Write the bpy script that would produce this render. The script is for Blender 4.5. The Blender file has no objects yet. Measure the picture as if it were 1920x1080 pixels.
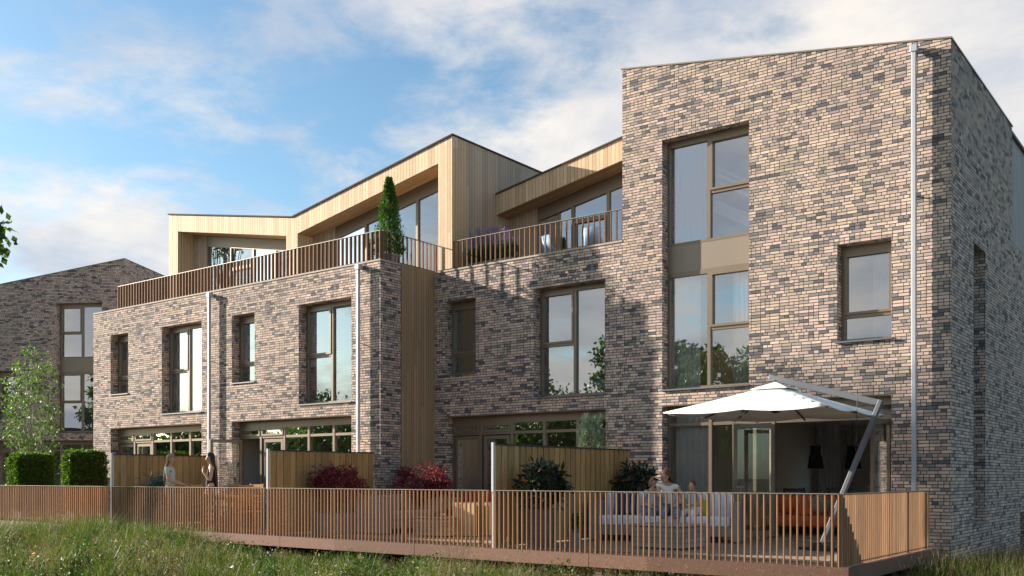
import bpy, bmesh, math, random
import numpy as np
from mathutils import Vector, Matrix
R=math.radians; rnd=random.Random(7); C=bpy.context.scene.collection; S=bpy.context.scene

# ---------------------------------------------------------------- camera, sky, sun, exposure
cam=bpy.data.cameras.new('camera'); co=bpy.data.objects.new('camera',cam); C.objects.link(co); S.camera=co
co.location=(0,0,1.256); co.rotation_euler=(R(90),0,R(37.3)); cam.sensor_width=36; cam.lens=34.22
cam.shift_y=0.1849; cam.clip_end=2000; cam.clip_start=.1
SUN_AZ=R(73.1); SUN_EL=R(18.5)
sdir=Vector((-math.sin(SUN_AZ)*math.cos(SUN_EL),-math.cos(SUN_AZ)*math.cos(SUN_EL),math.sin(SUN_EL)))
sl=bpy.data.lights.new('sun','SUN'); sl.energy=5.0; sl.angle=R(.5); sl.color=(1,.885,.75)
so=bpy.data.objects.new('sun',sl); C.objects.link(so); so.rotation_euler=sdir.to_track_quat('Z','Y').to_euler(); so.location=(-30,-10,20)
S.view_settings.view_transform='Standard'; S.view_settings.look='None'; S.view_settings.exposure=1.40
W=bpy.data.worlds.new('World'); S.world=W; W.use_nodes=True
def world():
    nt=W.node_tree; nt.nodes.clear(); n=nt.nodes.new; L=nt.links.new
    out=n('ShaderNodeOutputWorld'); bg=n('ShaderNodeBackground'); bg.inputs[1].default_value=.064
    sky=n('ShaderNodeTexSky'); sky.sky_type='NISHITA'; sky.sun_disc=False; sky.sun_elevation=SUN_EL
    sky.sun_rotation=math.atan2(sdir.x,sdir.y); sky.air_density=1.0; sky.dust_density=.9; sky.ozone_density=2.2
    tc=n('ShaderNodeTexCoord'); sp=n('ShaderNodeSeparateXYZ'); L(tc.outputs['Generated'],sp.inputs[0])
    def M(op,a,b=None,c=None,cl=False):
        m=n('ShaderNodeMath'); m.operation=op; m.use_clamp=cl
        for i,v in enumerate((a,b,c)):
            if v is None: continue
            if isinstance(v,(int,float)): m.inputs[i].default_value=v
            else: L(v,m.inputs[i])
        return m.outputs[0]
    zz=M('MAXIMUM',sp.outputs[2],0.0); den=M('ADD',zz,.22)
    cx=M('DIVIDE',sp.outputs[0],den); cy=M('DIVIDE',sp.outputs[1],den)
    cb=n('ShaderNodeCombineXYZ'); L(cx,cb.inputs[0]); L(cy,cb.inputs[1])
    def noise(sc,det,ro,vec,dist=0,off=0):
        mp=n('ShaderNodeMapping'); mp.inputs['Location'].default_value=(off,off*.7,off*.3); L(vec,mp.inputs[0])
        t=n('ShaderNodeTexNoise'); t.inputs['Scale'].default_value=sc; t.inputs['Detail'].default_value=det
        t.inputs['Roughness'].default_value=ro; t.inputs['Distortion'].default_value=dist; L(mp.outputs[0],t.inputs['Vector']); return t.outputs[0]
    n1=noise(1.25,10,.56,cb.outputs[0],.2,3.1); n2=noise(5.5,6,.65,cb.outputs[0],.3,1.0); n3=noise(1.7,8,.6,cb.outputs[0],.2,9.7)
    # more cloud towards the right of the view and low down
    xl=M('MINIMUM',sp.outputs[0],-.12); xr=M('MAXIMUM',M('SUBTRACT',sp.outputs[0],.0),0); bias=M('ADD',M('SUBTRACT',M('MULTIPLY_ADD',xl,.46,.13),M('MULTIPLY',xr,.45)),M('MAXIMUM',M('MULTIPLY',sp.outputs[1],.17),M('MULTIPLY',sp.outputs[1],-.095)))
    d=M('ADD',M('ADD',M('MULTIPLY',n1,1.0),M('MULTIPLY',n2,.28)),bias)
    d=M('ADD',d,M('MULTIPLY',M('SUBTRACT',.40,zz),.30))
    cov=n('ShaderNodeMapRange'); cov.interpolation_type='SMOOTHSTEP'; cov.inputs[1].default_value=.50; cov.inputs[2].default_value=.68
    L(d,cov.inputs[0])
    ramp=n('ShaderNodeValToRGB'); e=ramp.color_ramp.elements
    e[0].position=.40; e[0].color=(3.7,3.95,4.5,1); e[1].position=.60; e[1].color=(6.3,5.85,5.35,1); L(n3,ramp.inputs[0])
    tint=n('ShaderNodeMix'); tint.data_type='RGBA'; tint.blend_type='MULTIPLY'; tint.inputs[0].default_value=1
    L(sky.outputs[0],tint.inputs[6]); tint.inputs[7].default_value=(.98,1.16,1.15,1)
    mx=n('ShaderNodeMix'); mx.data_type='RGBA'; L(M('MULTIPLY',cov.outputs[0],.92),mx.inputs[0]); L(tint.outputs[2],mx.inputs[6]); L(ramp.outputs[0],mx.inputs[7])
    L(mx.outputs[2],bg.inputs[0]); L(bg.outputs[0],out.inputs[0])
world()

# ---------------------------------------------------------------- materials
MATS={}
def mat(name):
    m=bpy.data.materials.new(name); m.use_nodes=True; MATS[name]=m
    nt=m.node_tree; b=nt.nodes['Principled BSDF']; return m,nt,b
def plain(name,col,rough=.6,metal=0,var=.08,scale=3,bump=0,bscale=60,spec=None,sheen=0):
    m,nt,b=mat(name); n=nt.nodes.new; L=nt.links.new
    tc=n('ShaderNodeTexCoord'); t=n('ShaderNodeTexNoise'); t.inputs['Scale'].default_value=scale; t.inputs['Detail'].default_value=5
    L(tc.outputs['Object'],t.inputs['Vector']); r=n('ShaderNodeValToRGB')
    e=r.color_ramp.elements; e[0].position=.3; e[1].position=.7
    e[0].color=tuple(c*(1-var) for c in col)+(1,); e[1].color=tuple(min(1,c*(1+var)) for c in col)+(1,)
    L(t.outputs[0],r.inputs[0]); L(r.outputs[0],b.inputs['Base Color'])
    b.inputs['Roughness'].default_value=rough; b.inputs['Metallic'].default_value=metal
    if spec is not None: b.inputs['Specular IOR Level'].default_value=spec
    if sheen: b.inputs['Sheen Weight'].default_value=sheen
    if bump:
        t2=n('ShaderNodeTexNoise'); t2.inputs['Scale'].default_value=bscale; L(tc.outputs['Object'],t2.inputs['Vector'])
        bp=n('ShaderNodeBump'); bp.inputs['Strength'].default_value=bump; bp.inputs['Distance'].default_value=.01
        L(t2.outputs[0],bp.inputs['Height']); L(bp.outputs[0],b.inputs['Normal'])
    return m
class NB:
    def __init__(s,nt): s.nt=nt
    def n(s,t): return s.nt.nodes.new(t)
    def L(s,a,b): s.nt.links.new(a,b)
    def M(s,op,a,b=None,c=None,cl=False):
        m=s.n('ShaderNodeMath'); m.operation=op; m.use_clamp=cl
        for i,v in enumerate((a,b,c)):
            if v is None: continue
            if isinstance(v,(int,float)): m.inputs[i].default_value=v
            else: s.L(v,m.inputs[i])
        return m.outputs[0]
    def xyz(s,a,b,c=0):
        m=s.n('ShaderNodeCombineXYZ')
        for i,v in enumerate((a,b,c)):
            if isinstance(v,(int,float)): m.inputs[i].default_value=v
            else: s.L(v,m.inputs[i])
        return m.outputs[0]
    def white(s,v):
        m=s.n('ShaderNodeTexWhiteNoise'); m.noise_dimensions='3D'; s.L(v,m.inputs['Vector']); return m.outputs['Value']
    def noise(s,v,sc,det=4,ro=.5):
        m=s.n('ShaderNodeTexNoise'); m.inputs['Scale'].default_value=sc; m.inputs['Detail'].default_value=det; m.inputs['Roughness'].default_value=ro
        s.L(v,m.inputs['Vector']); return m.outputs[0]
    def ramp(s,f,stops,const=False):
        m=s.n('ShaderNodeValToRGB'); cr=m.color_ramp; cr.interpolation='CONSTANT' if const else 'LINEAR'
        while len(cr.elements)>1: cr.elements.remove(cr.elements[-1])
        for i,(p,c) in enumerate(stops):
            e=cr.elements[0] if i==0 else cr.elements.new(p); e.position=p; e.color=tuple(c)+(1,)
        s.L(f,m.inputs[0]); return m.outputs[0]
    def mix(s,f,a,b,mode='MIX'):
        m=s.n('ShaderNodeMix'); m.data_type='RGBA'; m.blend_type=mode
        for i,v in ((0,f),(6,a),(7,b)):
            if isinstance(v,(int,float)): m.inputs[i].default_value=v
            elif isinstance(v,tuple): m.inputs[i].default_value=v+(1,)
            else: s.L(v,m.inputs[i])
        return m.outputs[2]
    def bump(s,h,st,dist):
        m=s.n('ShaderNodeBump'); m.inputs['Strength'].default_value=st; m.inputs['Distance'].default_value=dist; s.L(h,m.inputs['Height']); return m.outputs[0]
def wall_axes(k):   # horizontal coordinate along the wall, height (object space, chosen by the face's own normal)
    tc=k.n('ShaderNodeTexCoord'); sp=k.n('ShaderNodeSeparateXYZ'); k.L(tc.outputs['Object'],sp.inputs[0])
    sn=k.n('ShaderNodeSeparateXYZ'); k.L(tc.outputs['Normal'],sn.inputs[0])
    side=k.M('GREATER_THAN',k.M('ABSOLUTE',sn.outputs[0]),.6)
    flat=k.M('GREATER_THAN',k.M('ABSOLUTE',sn.outputs[2]),.6)
    h=k.M('ADD',k.M('MULTIPLY',sp.outputs[1],side),k.M('MULTIPLY',sp.outputs[0],k.M('SUBTRACT',1,side)))
    v=k.M('ADD',k.M('MULTIPLY',sp.outputs[1],flat),k.M('MULTIPLY',sp.outputs[2],k.M('SUBTRACT',1,flat)))
    return tc,h,v,side
def brick_mat(name='brick'):
    m,nt,b=mat(name); k=NB(nt); tc,h,v,side=wall_axes(k)
    LN,RH=.20,.0625
    row=k.M('FLOOR',k.M('DIVIDE',v,RH)); fz=k.M('FRACT',k.M('DIVIDE',v,RH))
    off=k.white(k.xyz(row,k.M('MULTIPLY',side,17),3)); off=k.M('MULTIPLY',k.M('ROUND',k.M('MULTIPLY',off,4)),.25)
    xx=k.M('ADD',k.M('DIVIDE',h,LN),off); ix=k.M('FLOOR',xx); fx=k.M('FRACT',xx)
    split=k.M('GREATER_THAN',k.white(k.xyz(ix,row,5)),.62)       # some stretchers are two headers
    half=k.M('GREATER_THAN',fx,.5)
    sub=k.M('MULTIPLY',split,half)
    bw=k.M('SUBTRACT',1,k.M('MULTIPLY',split,.5))                   # brick width 1 or .5
    lx=k.M('SUBTRACT',fx,k.M('MULTIPLY',sub,.5))
    ex=k.M('MULTIPLY',k.M('MINIMUM',lx,k.M('SUBTRACT',bw,lx)),LN)   # metres to the vertical joint
    ez=k.M('MULTIPLY',k.M('MINIMUM',fz,k.M('SUBTRACT',1,fz)),RH)
    wob=k.M('MULTIPLY',k.M('SUBTRACT',k.noise(k.xyz(h,v,0),38,2),.5),.004)
    e=k.M('ADD',k.M('MINIMUM',ex,ez),wob)
    br=k.n('ShaderNodeMapRange'); br.inputs[1].default_value=.0042; br.inputs[2].default_value=.0075; k.L(e,br.inputs[0])
    idv=k.xyz(k.M('ADD',ix,k.M('MULTIPLY',sub,.37)),row,k.M('MULTIPLY',side,7))
    r1=k.white(idv)
    clump=k.noise(k.xyz(k.M('DIVIDE',ix,2.2),k.M('DIVIDE',row,2.0),0),1.05,2)
    f=k.M('ADD',k.M('MULTIPLY',r1,.56),k.M('MULTIPLY',k.M('SUBTRACT',clump,.5),1.6)); f=k.M('ADD',f,.185)
    col=k.ramp(f,[(0,(.64,.54,.465)),(.12,(.56,.46,.41)),(.24,(.58,.50,.40)),(.33,(.47,.405,.375)),(.41,(.58,.475,.43)),(.50,(.43,.39,.33)),(.58,(.36,.33,.315)),(.66,(.225,.225,.23)),(.77,(.125,.135,.15)),(.92,(.17,.172,.178))],True)
    r2=k.white(k.xyz(row,ix,11)); col=k.mix(1.0,col,k.ramp(r2,[(0,(.82,.82,.82)),(1,(1.1,1.09,1.08))]),'MULTIPLY')
    st=k.noise(tc.outputs['Object'],55,5,.7); col=k.mix(.35,col,k.ramp(st,[(.3,(.62,.60,.58)),(.7,(1.15,1.15,1.15))]),'MULTIPLY')
    wz=k.noise(tc.outputs['Object'],.45,4); col=k.mix(.45,col,k.ramp(wz,[(.3,(.78,.77,.78)),(.7,(1.08,1.07,1.05))]),'MULTIPLY')
    sk=k.noise(k.xyz(k.M('MULTIPLY',h,3.2),k.M('MULTIPLY',v,.35),1),1.6,5,.6); col=k.mix(.5,col,k.ramp(sk,[(.32,(.74,.73,.73)),(.55,(1.03,1.02,1.01)),(.8,(1.12,1.10,1.08))]),'MULTIPLY')
    col=k.mix(1.0,col,(1.05,.985,.965),'MULTIPLY'); col=k.mix(br.outputs[0],(.034,.028,.026),col); k.L(col,b.inputs['Base Color'])
    b.inputs['Roughness'].default_value=.88; b.inputs['Specular IOR Level'].default_value=.25
    hh=k.M('ADD',br.outputs[0],k.M('MULTIPLY',st,.25)); hh=k.M('ADD',hh,k.M('MULTIPLY',r1,.25))
    k.L(k.bump(hh,.8,.008),b.inputs['Normal']); return m
def board_mat(name,cols,bw=.09,gap=.006,rough=.7,axis='h',dark=(.05,.035,.022),weather=None,bumpd=.008,long=3.0):
    m,nt,b=mat(name); k=NB(nt); tc,h,v,side=wall_axes(k)
    if axis=='x': sp=k.n('ShaderNodeSeparateXYZ'); k.L(tc.outputs['Object'],sp.inputs[0]); h,v=sp.outputs[0],sp.outputs[1]
    if axis=='y': sp=k.n('ShaderNodeSeparateXYZ'); k.L(tc.outputs['Object'],sp.inputs[0]); h,v=sp.outputs[1],sp.outputs[0]
    if axis=='z': sp=k.n('ShaderNodeSeparateXYZ'); k.L(tc.outputs['Object'],sp.inputs[0]); h,v=sp.outputs[2],k.M('ADD',sp.outputs[0],sp.outputs[1])
    x=k.M('DIVIDE',h,bw); i=k.M('FLOOR',x); fr=k.M('FRACT',x)
    joint=k.M('FLOOR',k.M('ADD',k.M('DIVIDE',v,long),k.M('MULTIPLY',k.white(k.xyz(i,2,9)),5)))
    r=k.white(k.xyz(i,joint,1)); n_=len(cols); col=k.ramp(r,[(j/n_,c) for j,c in enumerate(cols)])
    g=k.noise(k.xyz(k.M('MULTIPLY',h,14),k.M('MULTIPLY',v,.9),k.M('MULTIPLY',i,3.3)),7,6,.6)
    col=k.mix(.55,col,k.ramp(g,[(.3,(.66,.60,.54)),(.7,(1.18,1.16,1.14))]),'MULTIPLY')
    if weather:
        wn=k.noise(tc.outputs['Object'],1.1,4); col=k.mix(k.M('MULTIPLY',wn,weather[3]),col,tuple(weather[:3]))
    e=k.M('MULTIPLY',k.M('MINIMUM',fr,k.M('SUBTRACT',1,fr)),bw)
    mr=k.n('ShaderNodeMapRange'); mr.inputs[1].default_value=gap*.3; mr.inputs[2].default_value=gap; k.L(e,mr.inputs[0])
    col=k.mix(mr.outputs[0],dark,col); k.L(col,b.inputs['Base Color']); b.inputs['Roughness'].default_value=rough
    b.inputs['Specular IOR Level'].default_value=.3
    k.L(k.bump(k.M('ADD',mr.outputs[0],k.M('MULTIPLY',g,.15)),.7,bumpd),b.inputs['Normal']); return m
def wood_mat(name,col,var=.25,rough=.65,scale=1.0):
    m,nt,b=mat(name); k=NB(nt); tc=k.n('ShaderNodeTexCoord'); mp=k.n('ShaderNodeMapping'); mp.inputs['Scale'].default_value=(14*scale,14*scale,.8*scale)
    k.L(tc.outputs['Object'],mp.inputs[0]); g=k.noise(mp.outputs[0],2.2,6,.6)
    isl=k.n('ShaderNodeNewGeometry'); r=isl.outputs['Random Per Island']
    c=k.ramp(g,[(.3,tuple(x*(1-var) for x in col)),(.7,tuple(min(1,x*(1+var)) for x in col))])
    c=k.mix(.5,c,k.ramp(r,[(0,(.55,.53,.52)),(1,(1.35,1.33,1.3))]),'MULTIPLY')
    k.L(c,b.inputs['Base Color']); b.inputs['Roughness'].default_value=rough+.15; b.inputs['Specular IOR Level'].default_value=.2; k.L(k.bump(g,.3,.003),b.inputs['Normal']); return m
def leaf_mat(name,cols,trans=.25,rough=.5):
    m,nt,b=mat(name); k=NB(nt); g=k.n('ShaderNodeNewGeometry'); n_=len(cols)
    c=k.ramp(g.outputs['Random Per Island'],[(j/max(1,n_-1),x) for j,x in enumerate(cols)])
    k.L(c,b.inputs['Base Color']); b.inputs['Roughness'].default_value=rough; b.inputs['Specular IOR Level'].default_value=.3
    tr=k.n('ShaderNodeBsdfTranslucent'); k.L(k.mix(1.0,c,(1.6,1.7,1.1),'MULTIPLY'),tr.inputs[0])
    ms=k.n('ShaderNodeMixShader'); ms.inputs[0].default_value=trans; k.L(b.outputs[0],ms.inputs[1]); k.L(tr.outputs[0],ms.inputs[2])
    k.L(ms.outputs[0],nt.nodes['Material Output'].inputs[0]); return m
def glass_mat(name,refl=.22,tint=(.86,.9,.9)):
    m,nt,b=mat(name); k=NB(nt); nt.nodes.remove(b)
    fr=k.n('ShaderNodeFresnel'); fr.inputs[0].default_value=1.5
    f=k.M('ADD',k.M('MULTIPLY',fr.outputs[0],1.7),refl,cl=True)
    tr=k.n('ShaderNodeBsdfTransparent'); tr.inputs[0].default_value=tint+(1,)
    gl=k.n('ShaderNodeBsdfGlossy'); gl.inputs['Roughness'].default_value=.0; gl.inputs[0].default_value=(.95,.97,1,1)
    ms=k.n('ShaderNodeMixShader'); k.L(f,ms.inputs[0]); k.L(tr.outputs[0],ms.inputs[1]); k.L(gl.outputs[0],ms.inputs[2])
    tc=k.n('ShaderNodeTexCoord'); wv=k.noise(tc.outputs['Object'],.7,1); k.L(k.bump(wv,.12,.02),gl.inputs['Normal'])
    k.L(ms.outputs[0],nt.nodes['Material Output'].inputs[0]); return m
def sheer_mat(name,col=(.85,.86,.88),alpha=.12):
    m,nt,b=mat(name); k=NB(nt); b.inputs['Base Color'].default_value=col+(1,); b.inputs['Roughness'].default_value=.9
    tl=k.n('ShaderNodeBsdfTranslucent'); tl.inputs[0].default_value=col+(1,)
    m1=k.n('ShaderNodeMixShader'); m1.inputs[0].default_value=.4; k.L(b.outputs[0],m1.inputs[1]); k.L(tl.outputs[0],m1.inputs[2])
    tp=k.n('ShaderNodeBsdfTransparent'); m2=k.n('ShaderNodeMixShader'); m2.inputs[0].default_value=alpha
    k.L(m1.outputs[0],m2.inputs[1]); k.L(tp.outputs[0],m2.inputs[2]); k.L(m2.outputs[0],nt.nodes['Material Output'].inputs[0]); return m

BRICK=brick_mat()
LARCH=board_mat('larch_cladding',[(.70,.52,.33),(.62,.45,.28),(.74,.57,.38),(.66,.48,.30),(.54,.38,.22)],.11,.006,weather=(.42,.36,.28,.25))
LARCHS=board_mat('weathered_cladding',[(.52,.41,.30),(.46,.36,.26),(.56,.45,.33),(.42,.33,.24)],.11,.006,weather=(.38,.34,.30,.5))
TPANEL=board_mat('brown_cladding',[(.38,.26,.15),(.31,.21,.125),(.41,.29,.17),(.34,.235,.14)],.09,.006)
SOFFIT=board_mat('soffit_boards',[(.42,.27,.15),(.36,.23,.13),(.45,.30,.17)],.10,.006,axis='y')
GREYCLAD=board_mat('grey_cladding',[(.33,.33,.34),(.29,.29,.30),(.36,.36,.37)],.075,.005)
DECKM=board_mat('deck_boards',[(.34,.25,.19),(.28,.21,.165),(.38,.28,.21),(.31,.23,.17)],.14,.005,axis='x',long=4)
FASCIA=board_mat('deck_fascia',[(.175,.088,.062),(.125,.062,.045),(.20,.105,.074),(.15,.078,.055)],.225,.003,axis='z',dark=(.09,.05,.03),long=3.6)
SLAT=wood_mat('slat_wood',(.30,.175,.10),.18,.55); SCREEN=wood_mat('screen_wood',(.44,.27,.115),.22)
TEAK=wood_mat('teak',(.42,.24,.12),.2); PALEWOOD=wood_mat('pale_wood',(.60,.44,.25),.15); GREYWOOD=wood_mat('grey_wood',(.30,.275,.25),.2)
BRONZE=plain('bronze_frame',(.20,.158,.115),.38,.35,.05,1.2); BRONZED=plain('bronze_panel',(.24,.20,.155),.42,.3,.04,1)
STEEL=plain('grey_steel',(.12,.13,.15),.55,.2,.04); PIPE=plain('zinc_pipe',(.40,.43,.49),.42,.2,.04); WHITEM=plain('white_metal',(.52,.51,.49),.5,.0,.03)
FLASH=plain('dark_flashing',(.08,.07,.06),.85,0,spec=.1); COPING=plain('stone_coping',(.40,.34,.28),.8,0,.1,6)
DARKM=plain('dark_metal',(.03,.03,.032),.45,.3); BLACK=plain('black_fabric',(.006,.006,.007),.95)
PLASTER=plain('plaster',(.72,.70,.67),.9,0,.03,2); FLOORM=board_mat('interior_floor',[(.32,.23,.15),(.28,.2,.13)],.18,.003,axis='x')
ROOFM=plain('roof_membrane',(.12,.12,.12),.8); GLASS=glass_mat('window_glass',.32); GLASSG=glass_mat('clear_glass',.05)
SHEER=sheer_mat('sheer_curtain'); DRAPE=plain('drape',(.50,.50,.52),.95,0,.05); BLIND=plain('blind_white',(.80,.81,.80),.6,0,.03)
CANVAS=plain('canvas',(.80,.79,.76),.85,0,.02,2,.15,300); FABW=plain('white_fabric',(.62,.66,.74),.95,0,.05,4,.3,220); FABG=plain('grey_fabric',(.30,.27,.25),.95,0,.08,4,.3,200)
FABR=plain('red_fabric',(.36,.06,.035),.95,0,.1,4,.3,200); FABO=plain('orange_leather',(.62,.13,.035),.5,0,.12,4); WICK=board_mat('planter_weave',[(.17,.15,.15),(.14,.125,.125)],.02,.003,axis='z',dark=(.05,.045,.045))
PLANT=plain('planter_grey',(.25,.24,.245),.8,0,.08); SOIL=plain('soil',(.05,.035,.025),1); BARK=plain('bark',(.14,.10,.07),.9,0,.3,9,.6,25); BIRCH=plain('birch_bark',(.30,.28,.26),.8,0,.25,9)
STEMB=plain('stem_brown',(.10,.06,.04),.9)

# ---------------------------------------------------------------- mesh helpers
class MB:
    def __init__(s,xf=None): s.v=[]; s.f=[]; s.xf=xf
    def add(s,vs,fs):
        o=len(s.v); s.v+= [tuple(s.xf(p)) if s.xf else tuple(p) for p in vs]; s.f+=[tuple(o+i for i in q) for q in fs]; return s
    def box(s,x0,x1,y0,y1,z0,z1):
        return s.add([(x0,y0,z0),(x1,y0,z0),(x1,y1,z0),(x0,y1,z0),(x0,y0,z1),(x1,y0,z1),(x1,y1,z1),(x0,y1,z1)],
          [(0,3,2,1),(4,5,6,7),(0,1,5,4),(1,2,6,5),(2,3,7,6),(3,0,4,7)])
    def beam(s,p0,p1,w,h,up=(0,0,1)):     # rectangular bar between two points
        a=Vector(p0); b=Vector(p1); d=(b-a).normalized(); u=Vector(up)
        if abs(d.dot(u))>.98: u=Vector((1,0,0))
        sx=d.cross(u).normalized(); sz=sx.cross(d).normalized(); vs=[]
        for p in (a,b):
            for i,j in ((-1,-1),(1,-1),(1,1),(-1,1)): vs.append(p+sx*i*w/2+sz*j*h/2)
        return s.add(vs,[(0,1,2,3),(7,6,5,4),(0,4,5,1),(1,5,6,2),(2,6,7,3),(3,7,4,0)])
    def tube(s,pts,rs,n=8,cap=True):
        if isinstance(rs,(int,float)): rs=[rs]*len(pts)
        pts=[Vector(p) for p in pts]; o=[]; prev=None; vs=[]
        for i,p in enumerate(pts):
            d=(pts[min(i+1,len(pts)-1)]-pts[max(i-1,0)]).normalized()
            if prev is None:
                u=Vector((0,0,1)) if abs(d.z)<.9 else Vector((1,0,0)); prev=d.cross(u).normalized()
            x=(prev-d*prev.dot(d)).normalized(); prev=x; y=d.cross(x)
            for k in range(n):
                a=2*math.pi*k/n; vs.append(p+x*math.cos(a)*rs[i]+y*math.sin(a)*rs[i])
        fs=[(i*n+k,i*n+(k+1)%n,(i+1)*n+(k+1)%n,(i+1)*n+k) for i in range(len(pts)-1) for k in range(n)]
        if cap: fs+=[tuple(range(n))[::-1],tuple((len(pts)-1)*n+k for k in range(n))]
        return s.add(vs,fs)
    def lathe(s,prof,c=(0,0,0),n=20,cap=True):
        vs=[(c[0]+r*math.cos(2*math.pi*k/n),c[1]+r*math.sin(2*math.pi*k/n),c[2]+z) for r,z in prof for k in range(n)]
        fs=[(i*n+k,i*n+(k+1)%n,(i+1)*n+(k+1)%n,(i+1)*n+k) for i in range(len(prof)-1) for k in range(n)]
        if cap: fs+=[tuple(range(n))[::-1],tuple((len(prof)-1)*n+k for k in range(n))]
        return s.add(vs,fs)
    def ell(s,c,r,nu=14,nv=10,rot=None):
        vs=[];fs=[]
        for j in range(nv+1):
            ph=math.pi*j/nv
            for i in range(nu):
                a=2*math.pi*i/nu; p=Vector((r[0]*math.sin(ph)*math.cos(a),r[1]*math.sin(ph)*math.sin(a),r[2]*math.cos(ph)))
                if rot: p=rot@p
                vs.append(p+Vector(c))
        for j in range(nv):
            for i in range(nu): fs.append((j*nu+i,(j+1)*nu+i,(j+1)*nu+(i+1)%nu,j*nu+(i+1)%nu))
        return s.add(vs,fs)
    def build(s,name,m,parent=None,smooth=False,bevel=0,world=True,recalc=True,sub=0,seg=2):
        off=Vector((0,0,0))
        if parent is not None and world:
            q=parent
            while q: off+=q.location; q=q.parent
        me=bpy.data.meshes.new(name)
        me.from_pydata([tuple(Vector(p)-off) for p in s.v],[],s.f); me.materials.append(m)
        if recalc:
            bm=bmesh.new(); bm.from_mesh(me)
            if smooth: bmesh.ops.remove_doubles(bm,verts=bm.verts,dist=1e-5)
            bmesh.ops.recalc_face_normals(bm,faces=bm.faces); bm.to_mesh(me); bm.free()
        if smooth:
            me.polygons.foreach_set('use_smooth',[True]*len(me.polygons))
        o=bpy.data.objects.new(name,me); C.objects.link(o); o.parent=parent
        if bevel:
            md=o.modifiers.new('bevel','BEVEL'); md.width=bevel; md.segments=seg; md.limit_method='ANGLE'
            if seg>2: me.polygons.foreach_set('use_smooth',[True]*len(me.polygons))
        if sub: md=o.modifiers.new('sub','SUBSURF'); md.levels=sub; md.render_levels=sub
        return o
def tag(o,label=None,cat=None,group=None,kind=None):
    if label: o['label']=label
    if cat: o['category']=cat
    if group: o['group']=group
    if kind: o['kind']=kind
    return o
def empty(name,loc,label,cat,rz=0,group=None):
    o=bpy.data.objects.new(name,None); C.objects.link(o); o.location=loc; o.rotation_euler=(0,0,rz); o.empty_display_size=.3
    return tag(o,label,cat,group)
def copy_tree(o,parent=None):
    c=o.copy(); C.objects.link(c); c.parent=parent
    for ch in list(o.children): copy_tree(ch,c)
    return c
def grid_wall(mb,axis,c,ci,br,zs,solid):
    """wall sheet with thickness; br = breakpoints along the wall, zs = heights (numbers or functions), solid(i,j)"""
    Z=[(z if callable(z) else (lambda a,z=z:z)) for z in zs]; nx=len(br); nz=len(zs); vid={}; vs=[]; fs=[]
    def V(i,j,k):
        if (i,j,k) not in vid:
            a=br[i]; q=(c,ci)[k]; vid[(i,j,k)]=len(vs); vs.append((a,q,Z[j](a)) if axis=='x' else (q,a,Z[j](a)))
        return vid[(i,j,k)]
    sol=lambda i,j: 0<=i<nx-1 and 0<=j<nz-1 and solid(i,j)
    for i in range(nx-1):
        for j in range(nz-1):
            if not sol(i,j): continue
            fs.append((V(i,j,0),V(i+1,j,0),V(i+1,j+1,0),V(i,j+1,0))); fs.append((V(i,j,1),V(i,j+1,1),V(i+1,j+1,1),V(i+1,j,1)))
            if not sol(i-1,j): fs.append((V(i,j,0),V(i,j+1,0),V(i,j+1,1),V(i,j,1)))
            if not sol(i+1,j): fs.append((V(i+1,j,0),V(i+1,j,1),V(i+1,j+1,1),V(i+1,j+1,0)))
            if not sol(i,j-1): fs.append((V(i,j,0),V(i,j,1),V(i+1,j,1),V(i+1,j,0)))
            if not sol(i,j+1): fs.append((V(i,j+1,0),V(i+1,j+1,0),V(i+1,j+1,1),V(i,j+1,1)))
    return mb.add(vs,fs)
def wall(mb,axis,c,ci,a0,a1,z0,top,ops):
    br=sorted(set([a0,a1]+[o[0] for o in ops]+[o[1] for o in ops])); zz=sorted(set([z0]+[o[2] for o in ops]+[o[3] for o in ops])); zs=zz+[top]
    def solid(i,j):
        a=(br[i]+br[i+1])/2; z=(zz[j]+zz[j+1])/2 if j<len(zz)-1 else 1e3
        return not any(o[0]<a<o[1] and o[2]<z<o[3] for o in ops)
    return grid_wall(mb,axis,c,ci,br,zs,solid)

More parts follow.
